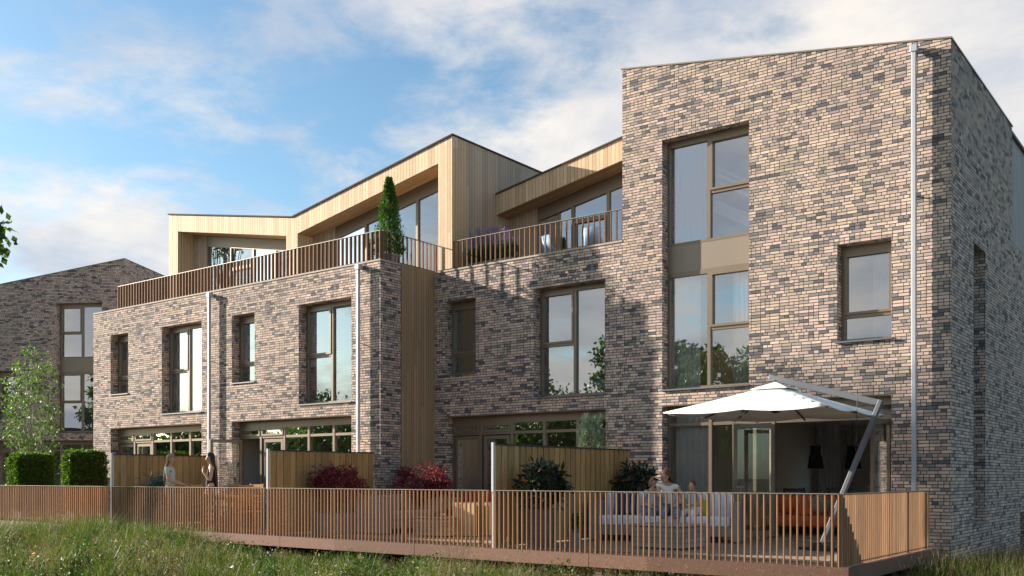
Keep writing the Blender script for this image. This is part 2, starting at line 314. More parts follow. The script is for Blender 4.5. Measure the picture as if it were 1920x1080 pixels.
def window(parent,xf,x0,x1,z0,z1,y,cols,rows,head=.12,sill=True,glass=None,name='window',top=None,fw=.06,sash=(),noglass=(),openings=()):
    """frame in the plane y (outer face), xs of mullions in cols, rows[c] = list of transom heights of column c. top(x) sloping head"""
    mb=MB(xf); d=.09; yb=y+d; tp=top or (lambda x:z1)
    def slopebar(xa,xb,lo,hi,ya=y,ybk=yb):   # bar whose top/bottom follow functions
        mb.add([(xa,ya,lo(xa)),(xb,ya,lo(xb)),(xb,ybk,lo(xb)),(xa,ybk,lo(xa)),(xa,ya,hi(xa)),(xb,ya,hi(xb)),(xb,ybk,hi(xb)),(xa,ybk,hi(xa))],
          [(0,3,2,1),(4,5,6,7),(0,1,5,4),(1,2,6,5),(2,3,7,6),(3,0,4,7)])
    hd=lambda x:tp(x)-head
    slopebar(x0,x1,hd,tp)                                            # head
    slopebar(x0,x1,lambda x:z0,lambda x:z0+fw)                       # bottom rail
    slopebar(x0,x0+fw,lambda x:z0+fw,hd); slopebar(x1-fw,x1,lambda x:z0+fw,hd)
    edges=[x0+fw]+[e for c in cols for e in (c-fw*.6,c+fw*.6)]+[x1-fw]
    for c in cols: slopebar(c-fw*.6,c+fw*.6,lambda x:z0+fw,hd,y-.006,yb+.006)
    g=MB(xf)
    for ci in range(len(cols)+1):
        xa,xb=edges[2*ci],edges[2*ci+1]; rs=rows[ci] if ci<len(rows) else []
        for r in rs: slopebar(xa,xb,lambda x,r=r:r-fw*.55,lambda x,r=r:r+fw*.55,y+.004,yb-.004)
        zb=[z0+fw]+[e for r in rs for e in (r-fw*.55,r+fw*.55)]+[None]
        for k in range(len(rs)+1):
            lo=zb[2*k]; hi=zb[2*k+1]; hf=(lambda x,hi=hi:hi) if hi is not None else hd
            if (ci,k) in noglass: continue
            if (ci,k) in sash:          # opening light with a frame of its own
                w=.05
                for a,b,l,h in ((xa,xa+w,lambda x:lo,hf),(xb-w,xb,lambda x:lo,hf),(xa+w,xb-w,lambda x:lo,lambda x:lo+w),(xa+w,xb-w,lambda x:hf(x)-w,hf)):
                    slopebar(a,b,l,h,y-.022,y+.05)
            if hf(xa)<=lo+.02 and hf(xb)<=lo+.02: continue
            g.add([(xa-.01,y+.05,lo-.01),(xb+.01,y+.05,lo-.01),(xb+.01,y+.05,max(hf(xb),lo)+.01),(xa-.01,y+.05,max(hf(xa),lo)+.01)],[(0,1,2,3)])
    o=mb.build(name,BRONZE,parent,world=False)
    g.build('glass',glass or GLASS,o,world=False)
    if sill: MB(xf).box(x0-.03,x1+.03,y-.30,y+.01,z0-.035,z0-.005).build('sill',STEEL,o,world=False)
    return o

# ---------------------------------------------------------------- ground
def gz(x,y):
    z=-.62
    z-=.10*max(0,min(1,(-25.8-x)/2.5)); z+=.30*math.exp(-((x+21.8)/2.3)**2)*max(0,min(1,(y-11.2)/1.6))
    z+=.28*max(0,min(1,(x+9)/5.))*max(0,min(1,(y-14)/4.))
    z-=.07*max(0,min(12,y-19.5))*max(0,min(1,(x+8)/3.))
    z+=.07*math.sin(x*.9+y*.4)+.05*math.sin(x*.37-y*1.3)
    return z
def ground():
    m,nt,b=mat('meadow_soil'); k=NB(nt); tc=k.n('ShaderNodeTexCoord'); f=k.noise(tc.outputs['Object'],.8,6); f2=k.noise(tc.outputs['Object'],14,5)
    c=k.ramp(f,[(.3,(.022,.035,.010)),(.5,(.035,.045,.014)),(.7,(.06,.055,.028))]); c=k.mix(.6,c,k.ramp(f2,[(.3,(.5,.5,.45)),(.7,(1.3,1.3,1.2))]),'MULTIPLY')
    k.L(c,b.inputs['Base Color']); b.inputs['Roughness'].default_value=1; k.L(k.bump(f2,.8,.05),b.inputs['Normal'])
    xs=sorted(set([-900,-400,-200,-120,-80]+[-60+i*1.0 for i in range(75)]+[20,40,80,200,400,900]))
    ys=sorted(set([-900,-400,-150,-60,-30,-10,0]+[4+i*1.0 for i in range(34)]+[45,60,100,200,400,900]))
    vs=[(x,y,gz(x,y) if -61<x<15 and 3<y<38 else -.75) for y in ys for x in xs]; n=len(xs)
    fs=[(j*n+i,j*n+i+1,(j+1)*n+i+1,(j+1)*n+i) for j in range(len(ys)-1) for i in range(n-1)]
    o=MB().add(vs,fs).build('ground',m,smooth=True); tag(o,kind='structure')
ground()

# ---------------------------------------------------------------- houses
TH=.35
def tower_house(root,mir,ox,ground_open):
    """brick tower: x 0 (high side) .. 6.87 (low side), facade at y=0; mir=-1 mirrors it"""
    xf=lambda p:(mir*p[0]+ox,p[1],p[2])
    top=lambda x:10.37-.1718*x; WX=6.87
    ops=[(1.0,3.0,3.16,8.58),(4.81,5.83,3.88,5.75),(1.0,5.83,0.02,2.8)]
    mb=MB(xf); wall(mb,'x',0,TH,0,WX,-1.5,top,ops)
    wall(mb,'y',WX,WX-TH,TH+.0,5.6,-1.5,lambda y:top(WX),[(1.8,2.85,.36,5.85)])
    wall(mb,'y',WX,WX-TH,5.6,11.5,-1.8,lambda y:6.57,[(6.55,7.7,-1.3,.43)])
    wall(mb,'y',0,TH,TH,5.6,-1.5,lambda y:top(0),[]); wall(mb,'y',0,TH,5.6,11.5,-1.5,lambda y:6.57,[])
    mb.build('wall',BRICK,root,world=False)
    MB(xf).add([(-.03,-.02,top(0)),(WX+.02,-.02,top(WX)),(WX+.02,5.62,top(WX)),(-.03,5.62,top(0)),(-.03,-.02,top(0)+.03),(WX+.02,-.02,top(WX)+.03),(WX+.02,5.62,top(WX)+.03),(-.03,5.62,top(0)+.03)],
       [(0,3,2,1),(4,5,6,7),(0,1,5,4),(1,2,6,5),(2,3,7,6),(3,0,4,7)]).build('roof',BRONZED,root,world=False)
    g=MB(xf); g.box(.06,WX-.06,5.625,11.4,6.57,9.05); cl=g.build('cladding',GREYCLAD,root,world=False); cl['label']='grey board cladding of the upper rear storey'
    MB(xf).box(.0,WX,5.625,11.5,9.05,9.12).build('roof',ROOFM,root,world=False)
    it=MB(xf)      # floors, ceilings, party and rear walls
    it.box(TH,WX-TH,TH,11.4,2.86,3.1); it.box(TH,WX-TH,TH,11.4,5.95,6.2) ; it.box(TH,WX-TH,6.0,6.1,3.1,5.94)
    wall(it,'x',11.5,11.3,TH,WX-TH,-.1,lambda x:2.86,[(2.2,5.4,.1,2.35)])
    it.box(TH,WX-TH,11.3,11.5,3.1,5.95)
    it.box(TH+.004,TH+.04,TH,11.3,0,2.86); it.box(WX-TH-.04,WX-TH-.004,TH,11.3,0,2.86)
    it.box(TH+.004,TH+.04,TH,6,3.1,5.95); it.box(TH+.004,TH+.04,TH,5.3,6.2,10.1); it.box(WX-TH-.04,WX-TH-.004,TH,5.3,6.2,9.1); it.box(WX-TH-.04,WX-TH-.004,TH,5.9,3.1,5.95); it.box(TH+.05,WX-TH-.05,5.3,5.4,6.2,9.1); it.box(TH+.05,WX-TH-.05,TH,5.3,8.85,8.95)
    it.build('interior_walls',PLASTER,root,world=False)
    MB(xf).box(TH,WX-TH,TH,11.3,-.1,.02).build('floor',FLOORM,root,world=False)
    # windows
    a=window(root,xf,1.0,3.0,6.29,8.58,.24,[1.99],[[],[7.33]],.14,False,sash=((1,1),))
    b=window(root,xf,1.0,3.0,3.16,5.71,.24,[1.99],[[],[4.42]],.10,True,sash=((1,1),))
    MB(xf).box(1.0,3.0,.245,.33,5.712,6.288).build('spandrel_panel',BRONZED,root,world=False)
    window(root,xf,4.81,5.83,3.88,5.75,.24,[],[[4.38]],.16,True,sash=((0,1),))
    window(root,lambda p:xf((WX-p[1],p[0],p[2])),1.8,2.85,.36,5.85,.24,[],[[2.2,4.0]],.1,True)
    if ground_open:
        o=window(root,xf,1.0,5.83,0.02,2.8,.24,[2.02,3.02,3.42],[[2.4],[2.4],[2.4],[2.4]],.16,False,noglass=((3,0),),glass=GLASSG,name='patio_glazing')
    else:
        o=window(root,xf,1.0,5.83,0.02,2.8,.24,[2.0,2.95,3.9,4.86],[[2.4]]*5,.16,False,sash=((3,1),(4,1),(3,0),(4,0)),name='patio_glazing')
    return root
def door_leaf(parent,hinge,ang,w=.95,z0=.05,z1=2.34,handle=True,glass=None,flip=1):
    ca,sa=math.cos(ang),math.sin(ang)
    xf=lambda p:(hinge[0]+p[0]*ca-p[1]*sa,hinge[1]+p[0]*sa+p[1]*ca,p[2])
    m=MB(xf); f=.085; m.box(0,f,-.03,.03,z0,z1); m.box(w-f,w,-.03,.03,z0,z1); m.box(f,w-f,-.03,.03,z0,z0+.12); m.box(f,w-f,-.03,.03,z1-f,z1)
    o=m.build('door',BRONZE,parent)
    MB(xf).add([(f-.01,0,z0+.1),(w-f+.01,0,z0+.1),(w-f+.01,0,z1-f+.01),(f-.01,0,z1-f+.01)],[(0,1,2,3)]).build('glass',glass or GLASSG,o)
    if handle:
        h=MB(xf)
        for s in (-1,1): h.tube([(w-.045,s*.03,1.08),(w-.045,s*.08,1.08),(w-.17,s*.08,1.08)],.011,6); h.box(w-.065,w-.025,s*.031-.006,s*.031+.006,.92,1.2)
        h.build('handle',STEEL,o)
    return o
def downpipe(parent,x,y,zt,zb=-.1):
    m=MB(); m.box(x-.04,x+.04,y-.175,y-.095,zb,zt-.12)
    for z in (zt*.33,zt*.7): m.box(x-.02,x+.02,y-.095,y,z,z+.02)
    m.build('downpipe',PIPE,parent,bevel=.012)
    n=MB(); n.box(x-.065,x+.065,y-.19,y-.06,zt-.13,zt+.0); n.box(x-.045,x+.045,y-.05,y,zt-.10,zt-.01); n.build('pipe_hopper',PIPE,parent,bevel=.01)

D=empty('brick_house',(-11.22+3.4,18.8,0),'tall brick house at the right end with slanting roof edge and two storey window','house')
tower_house(D,1,-3.4,True)
downpipe(D,-4.95,18.8,9.18)
# the open folding doors of the right hand house
door_leaf(D,(-7.78,19.03,0),R(-128),.92)
door_leaf(D,(-5.47,18.96,0),R(-93),.92)

FR=Vector((.7954,.6061,0)); FF=Vector((-.6061,.7955,0))
pc=FR*(-16.17)+FF*40.6
E=empty('brick_house',(pc.x,pc.y,0),'dark shaded brick house standing apart at the far left behind the young tree','house',rz=R(30.8))
tower_house(E,-1,0,False)

def terrace_house(root,x0,x1,y,sx,bx,gx,zt,ybox,bxz,extra_left=False,ret=None,bays=5,opendoor=False):
    ops=[(sx,sx+1.0,3.88,5.75),(bx,bx+1.98,3.16,5.75),(gx,gx+4.79,.02,2.8)]
    mb=MB(); wall(mb,'x',y,y+TH,x0,x1,-1.5,lambda x:6.52,ops)
    if extra_left: wall(mb,'y',x0,x0+TH,y+TH,y+10,-1.5,lambda q:6.52,[])
    if ret: wall(mb,'y',x1,x1-TH,y+TH,ret,-1.5,lambda q:6.52,[])
    mb.build('wall',BRICK,root)
    ident=lambda p:(p[0]-root.location.x,p[1]-root.location.y,p[2])
    yw=y+.26
    window(root,ident,sx,sx+1.0,3.88,5.75,yw,[],[[4.38]],.16,True,sash=((0,1),))
    window(root,ident,bx,bx+1.98,3.16,5.75,yw,[bx+1.0],[[4.4],[]],.12,True,sash=((0,1),))
    c=[gx+.94,gx+1.92,gx+2.9,gx+3.86]
    ng=((0,0),(1,0)) 
    o=window(root,ident,gx,gx+4.79,.02,2.8,yw,c,[[2.36]]*5,.20,False,sash=((0,1),(1,1)),noglass=ng,name='patio_glazing')
    if opendoor: door_leaf(root,(gx+.12,yw,0),R(-106),.92,z1=2.30)
    else: door_leaf(root,(gx+.08,yw+.05,0),0,.84,z1=2.30,glass=GLASS,handle=False)
    door_leaf(root,(gx+1.84,yw+.05,0),R(180),.82,z1=2.30,glass=GLASS)
    m=MB(); m.box(x0-.0,x1+(.012 if ret else 0),y-.012,y+TH+.02,6.52,6.56)
    if ret: m.box(x1-TH-.02,x1+.012,y+TH+.02,ret+1.2,6.52,6.56)
    m.build('coping',COPING,root)
    it=MB(); it.box(x0+.1,x1-.02 if not ret else x1-TH,y+TH,y+9.5,2.86,3.1); it.box(x0+.1,x1-.02 if not ret else x1-TH,y+TH,y+9.5,6.0,6.3)
    it.box(x0+.02,x1-.1,y+9.3,y+9.5,0,2.86); it.box(x0+.02,x1-.1,y+5,y+5.1,3.1,6.0)
    it.box(x0+.01,x0+.12 if not extra_left else x0+.5,y+TH,y+9.3,0,2.86); it.box(x1-.12,x1-.01,y+TH if not ret else ret+.01,y+9.3,0,2.86); it.box(x0+.01 if not extra_left else x0+.36,x0+.12 if not extra_left else x0+.5,y+TH,y+5,3.1,6.0)
    it.box(x1-.45 if ret else x1-.12,x1-.36 if ret else x1-.01,y+TH,y+5,3.1,6.0)
    it.build('interior_walls',PLASTER,root)
    MB().box(x0+.05,x1-.36,y+TH,y+9.3,-.1,.02).build('floor',FLOORM,root)
XM=-23.25
A=empty('brick_house',(XM-.20*16,16.84,0),'sunlit brick house at the left end with timber roof storey sloping down rightwards','house')
B=empty('brick_house',(XM+.20*15,16.84,0),'sunlit brick house with slatted blinds and timber roof storey rising to the right','house')
Cc=empty('brick_house',(-11.22-.20*13,18.8,0),'recessed half shaded brick house between the projecting block and the tall end house','house')
terrace_house(A,-29.85,XM,16.84,-28.83,-26.02,-28.83,6.58,18.8,None,extra_left=True)
terrace_house(B,XM,-16.84,16.84,-22.64,-19.83,-22.64,6.58,18.8,None,ret=17.55,opendoor=True)
terrace_house(Cc,-16.84,-11.22,18.8,-16.47,-13.66,-16.45,6.58,20.6,None)
downpipe(A,-23.49,16.84,6.47); downpipe(B,-17.47,16.84,6.48)
MB().box(-16.84-.3,-16.825,17.552,18.795,-.6,6.56).build('timber_cladding',TPANEL,B)
# timber roof storeys
def zA(x): return 9.97-.1771*(x+28.63)
def zB(x): return 8.87+.1780*(x+22.42)
def zC(x): return 8.87+.1775*(x+16.2)
def roofbox(root,x0,x1,zf,ox0,ox1,y,infill,glz,cols,leftwall,rightwall,matside):
    m=MB(); op=lambda x:zf(x)-.54
    br=sorted(set([x0,ox0,ox1,x1]))
    grid_wall(m,'x',y,y+.6,br,[lambda x:6.585 if x>-17 and y<19 else 6.3,op,zf],lambda i,j: j==1 or not (ox0-.001<=br[i] and br[i+1]<=ox1+.001))
    m.build('roof_cladding',LARCH,root)
    # soffit lining and jamb linings sit inside the cladding ring
    s=MB(); e=.012
    s.add([(ox0,y+.02,op(ox0)-e),(ox1,y+.02,op(ox1)-e),(ox1,y+.598,op(ox1)-e),(ox0,y+.598,op(ox0)-e),(ox0,y+.02,op(ox0)-.001),(ox1,y+.02,op(ox1)-.001),(ox1,y+.598,op(ox1)-.001),(ox0,y+.598,op(ox0)-.001)],
       [(0,3,2,1),(4,5,6,7),(0,1,5,4),(1,2,6,5),(2,3,7,6),(3,0,4,7)]); s.build('soffit',SOFFIT,root)
    i0,i1=infill; w=MB(); grid_wall(w,'x',y+.6,y+.75,[i0,i1],[6.3,lambda x:zf(x)-.545],lambda i,j:True); w.build('timber_infill',LARCHS,root)
    ident=lambda p:(p[0]-root.location.x,p[1]-root.location.y,p[2])
    window(root,ident,glz[0],glz[1],6.32,9,y+.605,cols,[[],[8.02 if False else 7.95],[],[]],.34,False,top=lambda x:zf(x)-.56,sash=((1,0),))
    b=MB()
    if leftwall: grid_wall(b,'y',x0,x0+.2,[y+.6,y+9],[6.3,zf(x0)],lambda i,j:True)
    if rightwall: grid_wall(b,'y',x1,x1-.2,[y+.6,y+9],[6.3,zf(x1)],lambda i,j:True)
    if b.v: b.build('side_cladding',matside,root)
    t=MB(); k=.035
    t.add([(x0-(.03 if leftwall else 0),y-k,zf(x0)),(x1+(.03 if rightwall else 0),y-k,zf(x1)),(x1+(.03 if rightwall else 0),y+9,zf(x1)),(x0-(.03 if leftwall else 0),y+9,zf(x0)),
           (x0-(.03 if leftwall else 0),y-k,zf(x0)+.04),(x1+(.03 if rightwall else 0),y-k,zf(x1)+.04),(x1+(.03 if rightwall else 0),y+9,zf(x1)+.04),(x0-(.03 if leftwall else 0),y+9,zf(x0)+.04)],
       [(0,3,2,1),(4,5,6,7),(0,1,5,4),(1,2,6,5),(2,3,7,6),(3,0,4,7)]); t.build('roof',FLASH,root)
    r=MB(); r.box(x0+.2,x1-.2,y+4.5,y+4.6,6.3,8.6); r.box(x0+.21,x0+.3,y+.8,y+4.5,6.3,8.5);  r.build('interior_walls',PLASTER,root)
roofbox(A,-28.63,-22.42,zA,-28.13,-22.69,18.8,(-28.13,-27.42),(-27.42,-22.69),[-26.16,-25.02,-23.94],True,False,LARCHS)
roofbox(B,-22.42,-16.24,zB,-22.19,-16.71,18.8,(-22.19,-21.25),(-21.25,-16.71),[-20.0,-18.95,-18.02],False,True,LARCHS)
roofbox(Cc,-16.237,-11.24,zC,-16.237,-11.24,20.6,(-16.237,-15.3),(-15.3,-11.24),[-14.17,-13.08,-12.2],False,False,LARCHS)
# terrace paving
MB().box(-29.4,-17.2,17.2,19.2,6.3,6.36).build('terrace_floor',COPING,B); MB().box(-17.2,-11.3,19.16,21.2,6.3,6.36).build('terrace_floor',COPING,Cc)

# ---------------------------------------------------------------- railings
def railing(label,p0,p1,z0,z1,posts,pitch=.1,bw=.017,bd=.036,mat_=None,cat='railing',group=None,end=False):
    a=Vector(p0); b=Vector(p1); L=(b-a).length; d=(b-a).normalized(); nrm=Vector((-d.y,d.x))
    root=empty('railing',(a.x,a.y,z0),label,cat,math.atan2(d.y,d.x),group)
    m=MB(); n=int(round(L/pitch))
    for i in range(n+1):
        x=min(max(i*L/n,bw/2),L-bw/2); m.box(x-bw/2,x+bw/2,-bd/2,bd/2,.0,z1-z0-.012)
    m.build('balusters',mat_ or SLAT,root,world=False)
    MB().box(0,L,-.028,.028,z1-z0-.012,z1-z0).build('top_rail',BRONZED,root,world=False)
    r=MB(); r.box(0,L,.020,.030,.03,.05); r.build('bottom_rail',BRONZE,root,world=False)
    for x in posts: MB().box(x-.02,x+.02,.036,.085,-.02,z1-z0-.014).build('post',BRONZE,root,world=False)
    return root
GR='slatted railings along the front of the deck'
railing('slatted railing in front of the box hedges',(-36,13.58),(-23.34,13.58),.0,1.03,[2,4.5,7,9.5,12.4],group=GR)
railing('slatted railing in front of the two standing women',(-23.18,13.58),(-17.11,13.58),.0,1.03,[.2,2,4,5.95],group=GR)
railing('slatted railing in front of the red maples',(-16.98,13.58),(-10.89,13.58),.0,1.03,[.2,2,4,5.9],group=GR)
railing('slatted railing in front of the white sofa and parasol',(-10.72,13.58),(-4.60,13.58),.0,1.03,[.1,2.1,4.1,6.0],group=GR)
railing('slatted railing closing the right end of the deck',(-4.58,13.60),(-4.58,18.20),.0,1.03,[.1,2.3,4.35],group='slatted railings along the right of the deck')
GT='slatted railings round the roof terraces'
TS=wood_mat('terrace_slat',(.19,.105,.06),.18,.55)
railing('long slatted railing on top of the projecting sunlit block',(-28.5,16.92),(-16.9,16.92),6.555,7.28,[.1,3.9,7.6,11.4],bd=.075,mat_=TS,group=GT,pitch=.15,bw=.026)
railing('short slatted railing returning beside the conical tree on the roof',(-16.88,16.95),(-16.88,18.84),6.555,7.28,[.1],mat_=TS,group=GT,pitch=.15,bw=.026)
railing('slatted railing on the recessed house in front of the lavender',(-16.85,18.87),(-11.26,18.87),6.555,7.28,[3.1],mat_=TS,group=GT,pitch=.15,bw=.026)
railing('slatted railing at the left end of the roof terrace',(-28.5,16.96),(-28.5,18.7),6.555,7.28,[.1],mat_=TS,group=GT,pitch=.15,bw=.026)

# ---------------------------------------------------------------- deck
dk=empty('timber_deck',(-16,15,0),'raised timber deck with reddish edge board running along all the houses','deck')
m=MB(); m.box(-36,-4.50,13.55,16.835,-.05,0); m.box(-16.82,-4.50,16.835,18.79,-.05,0); m.build('deck_boards',DECKM,dk)
xe=-36.0
while xe<-4.5:
    x2=min(xe+3.9,-4.44) if xe+3.9<-5.5 else -4.44
    MB().box(xe+.003,x2-.003,13.50,13.545,-.22,.004).build('edge_board',FASCIA,dk,bevel=.004); xe=x2
m=MB(); m.box(-4.495,-4.45,13.55,18.3,-.22,.004); m.build('edge_board',FASCIA,dk)
m=MB()
for x in np.arange(-35.5,-5,.6): m.box(x-.025,x+.025,13.6,16.8,-.2,-.052)
m.build('joists',FASCIA,dk)
for x in (-33.3,-30.2,-27.1,-24.0,-20.9,-17.25,-14.15,-8.55,-4.7): MB().box(x-.06,x+.06,13.57,13.69,-1.0,-.2).build('support_post',FASCIA,dk)
for x in (-14.15,-8.55,-4.7): MB().box(x-.06,x+.06,17.4,17.52,-1.0,-.2).build('support_post',FASCIA,dk)

# ---------------------------------------------------------------- privacy screens
def screen(x,y0,y1,label):
    r=empty('privacy_screen',(x,y0,0),label,'privacy screen',group='timber privacy screens across the deck')
    m=MB(); y=y0+.06; i=0
    while y<y1-.03:
        if i%2==0: m.box(x+.012,x+.032,y,min(y+.125,y1),.02,1.83)
        else: m.box(x-.01,x+.010,y-.02,min(y+.085,y1),.02,1.83)
        y+=.125 if i%2==0 else .06
        i+=1
    m.build('boards',SCREEN,r)
    MB().box(x-.03,x+.045,y0+.05,y1,1.832,1.86).build('cap',FLASH,r)
    MB().box(x-.018,x+.028,y0-.01,y0+.048,0,1.88).build('post',WHITEM,r)
screen(-23.26,13.60,16.80,'timber privacy screen behind the woman in the grey top')
screen(-17.045,13.60,16.80,'timber privacy screen behind the left red maple')
screen(-10.80,13.60,18.36,'timber privacy screen behind the large potted plant')

# ---------------------------------------------------------------- foliage helpers
rs=np.random.RandomState(11)
def np_mesh(name,V,nper,m,parent=None,off=(0,0,0)):
    V=np.asarray(V,dtype=np.float32)-np.array(off,dtype=np.float32); n=len(V)//nper
    me=bpy.data.meshes.new(name); me.vertices.add(len(V)); me.vertices.foreach_set('co',V.ravel())
    me.loops.add(n*nper); me.polygons.add(n); me.loops.foreach_set('vertex_index',np.arange(n*nper,dtype=np.int32))
    me.polygons.foreach_set('loop_start',np.arange(0,n*nper,nper,dtype=np.int32)); me.update(calc_edges=True); me.materials.append(m)
    o=bpy.data.objects.new(name,me); C.objects.link(o); o.parent=parent; return o
def unit(v): return v/np.maximum(np.linalg.norm(v,axis=1,keepdims=True),1e-6)
def leaves(P,L,Wd,dirs=None,spread=1.0,droop=0,var=.35):
    """rhombic leaves at points P with length L and width Wd"""
    n=len(P); d=rs.normal(size=(n,3))*spread
    if dirs is not None: d=d+dirs
    d[:,2]-=droop; d=unit(d); a=rs.normal(size=(n,3)); s=unit(np.cross(d,a)); l=(L*(1+var*rs.uniform(-1,1,n)))[:,None]
    w=Wd/L*l*.5; nn=np.cross(d,s); V=np.stack([P,P+d*l*.45+s*w+nn*l*.05,P+d*l,P+d*l*.45-s*w+nn*l*.05],1); return V.reshape(-1,3)
def ell_pts(n,c,r,shell=.5):
    d=unit(rs.normal(size=(n,3))); q=rs.uniform(shell,1,n)**.6; return d*q[:,None]*np.array(r)+np.array(c),d
def clumps(nc,per,c,r,cr,shell=.35):
    K,_=ell_pts(nc,c,r,shell); P=[];Dd=[]
    for k in K:
        s=cr*rs.uniform(.6,1.25); d=unit(rs.normal(size=(per,3))); P.append(k+d*s*rs.uniform(.3,1,(per,1))); Dd.append(d)
    return np.concatenate(P),np.concatenate(Dd),K
G_TREE=leaf_mat('tree_leaves',[(.025,.055,.012),(.05,.10,.02),(.09,.15,.03),(.04,.075,.018)])
G_BIRCH=leaf_mat('birch_leaves',[(.06,.12,.035),(.10,.17,.045),(.15,.22,.06),(.05,.09,.03)],.3)
G_BOX=leaf_mat('hedge_leaves',[(.02,.05,.007),(.05,.11,.012),(.11,.19,.018),(.03,.07,.01)],.35)
G_CON=leaf_mat('conifer_leaves',[(.03,.08,.01),(.06,.14,.015),(.04,.10,.012)],.25)
G_MAP=leaf_mat('maple_leaves',[(.09,.012,.022),(.16,.02,.034),(.23,.036,.042),(.06,.01,.02)],.25)
G_CRO=leaf_mat('laurel_leaves',[(.012,.03,.018),(.02,.045,.03),(.03,.05,.03),(.02,.03,.012),(.20,.06,.02)],.06,.6)
G_TEAL=leaf_mat('teal_leaves',[(.015,.06,.07),(.03,.10,.11),(.02,.045,.05)],.2)
G_PINE=leaf_mat('pine_needles',[(.09,.15,.11),(.16,.24,.18),(.24,.32,.25),(.06,.10,.075)],.2)
G_LAV=leaf_mat('lavender_flowers',[(.20,.14,.42),(.30,.22,.55),(.25,.18,.45)],.2)
G_STEM=leaf_mat('stem_leaves',[(.03,.06,.02),(.06,.10,.03)],.2)

def tree(name,loc,h,cz,cr,nclump,per,crad,leaf,lm,bm_,label,cat='tree',group=None,tr=.12,lean=(0,0)):
    x,y,z=loc; r=empty(name,loc,label,cat,group=group)
    P,Dd,K=clumps(nclump,per,(x+lean[0],y+lean[1],z+cz),cr,crad)
    t=MB(); top=Vector((x+lean[0],y+lean[1],z+cz+cr[2]*.6)); b=Vector((x,y,z-.3)); pts=[b.lerp(top,i/6)+Vector((rnd.uniform(-1,1),rnd.uniform(-1,1),0))*tr*.5*(i>0) for i in range(7)]
    t.tube(pts,[tr*(1.15-i*.16) for i in range(7)],8)
    for k in K[::max(1,len(K)//26)]:
        s=pts[2+rnd.randrange(4)]; e=Vector(k); md=(s+e)/2+Vector((0,0,-.1*(e-s).length)); t.tube([s,md,e],[tr*.32,tr*.2,tr*.07],5)
    t.build('trunk',bm_,r,smooth=True)
    np_mesh('crown',leaves(P,leaf[0],leaf[1],Dd*.6,.8,.25),4,lm,r,loc); return r

# young birch-like tree by the far house
tree('young_tree',(-35.2,17.5,-.4),6.6,4.0,(1.0,1.0,2.45),150,24,.24,(.105,.06),G_BIRCH,BIRCH,'slender young tree with pale trunk and light green leaves before the far house',tr=.055)
tree('broadleaf_tree',(-15.6,6.0,-.7),6.4,5.35,(1.15,1.15,1.3),110,45,.26,(.13,.09),G_TREE,BARK,'dark leafy tree whose outer leaves reach in at the upper left edge',tr=.10)
tree('broadleaf_tree',(-43.2,7.3,-.6),17.2,15.3,(1.6,.85,2.0),60,34,.42,(.16,.10),G_TREE,BARK,'tall open crowned tree standing out of view whose dappled shade falls on the end house',tr=.16)
# trees across the meadow, seen mirrored in the window panes
for x,y,h,w,l in [(-30.6,-21.8,12,1.7,'slim tall tree mirrored at the left of the tall house middle window'),(-27.6,-25.5,11,3.0,'broad tree mirrored at the right of the tall house middle window'),(-37.0,-22.5,11.6,2.1,'tree mirrored at the right edge of the recessed house large window'),
   (-44,-24,9.5,3.2,'wide tree mirrored in the recessed house ground floor panes'),(-54,-27,9,3.5,'tree mirrored low in the right pane of the large blind window'),(-66,-25,9.5,3.4,'tree mirrored in the ground floor panes below the slatted blinds'),(-82,-27,9,4,'tree mirrored in the ground floor panes of the leftmost terrace house'),(-20,-27,7.5,3.4,'lower tree mirrored in the patio glazing behind the sofa'),(-14,-25,6.5,3,'lowest tree mirrored in the open door leaf beside the parasol')]:
    tree('broadleaf_tree',(x,y,-.7),h,h*.58,(w,w,h*.42),70,70,w*.34,(.34,.2),G_TREE,BARK,l,group='trees across the meadow',tr=.2)
r=tag(MB().box(-230,5,-42,-41,-.8,6.2).build('far_wood',plain('wood_core',(.02,.035,.012),1)),'distant dark wood beyond the meadow mirrored in the ground floor panes','wood',kind='stuff')
n=26000; x=rs.uniform(-230,5,n); top=6.8+1.6*np.sin(x*.21)+1.1*np.sin(x*.57+1)+.6*np.sin(x*1.3); P=np.stack([x,rs.uniform(-42.6,-39.5,n),rs.uniform(0,1,n)**.8*(top+.8)-.8],1); np_mesh('leaves',leaves(P,.75,.5),4,G_TREE,r)

def hedge(x0,x1,y0,y1,z1,label):
    r=empty('box_hedge',((x0+x1)/2,(y0+y1)/2,0),label,'hedge',group='clipped box hedges on the deck')
    n=5200; P=[]; Dd=[]
    for ax in range(6):
        q=np.stack([rs.uniform(x0,x1,n),rs.uniform(y0,y1,n),rs.uniform(.35,z1,n)],1); a=ax//2; v=[(x0,x1),(y0,y1),(.35,z1)][a][ax%2]; q[:,a]=v+rs.normal(size=n)*.045+.045*np.sin(q[:,0]*8+q[:,2]*7)*np.sin(q[:,1]*7+q[:,2]*5+1)
        k=n if ax in (1,2,5,0) else n//3; P.append(q[:k]); d=np.zeros((k,3)); d[:,a]=(-1,1)[ax%2]; Dd.append(d)
    np_mesh('foliage',leaves(np.concatenate(P),.055,.04,np.concatenate(Dd)*.9,.7),4,G_BOX,r,r.location)
    MB().box(x0+.05,x1-.05,y0+.05,y1-.05,.36,z1-.05).build('inner_twigs',STEMB,r)
    MB().box(x0+.03,x1-.03,y0+.03,y1-.03,0,.38).build('planter',PLANT,r,bevel=.01)
hedge(-31.85,-31.1,15.1,16.2,1.92,'left of the two clipped box hedges on the deck')
hedge(-28.42,-27.9,15.1,16.15,1.94,'right of the two clipped box hedges, beside the brick corner')

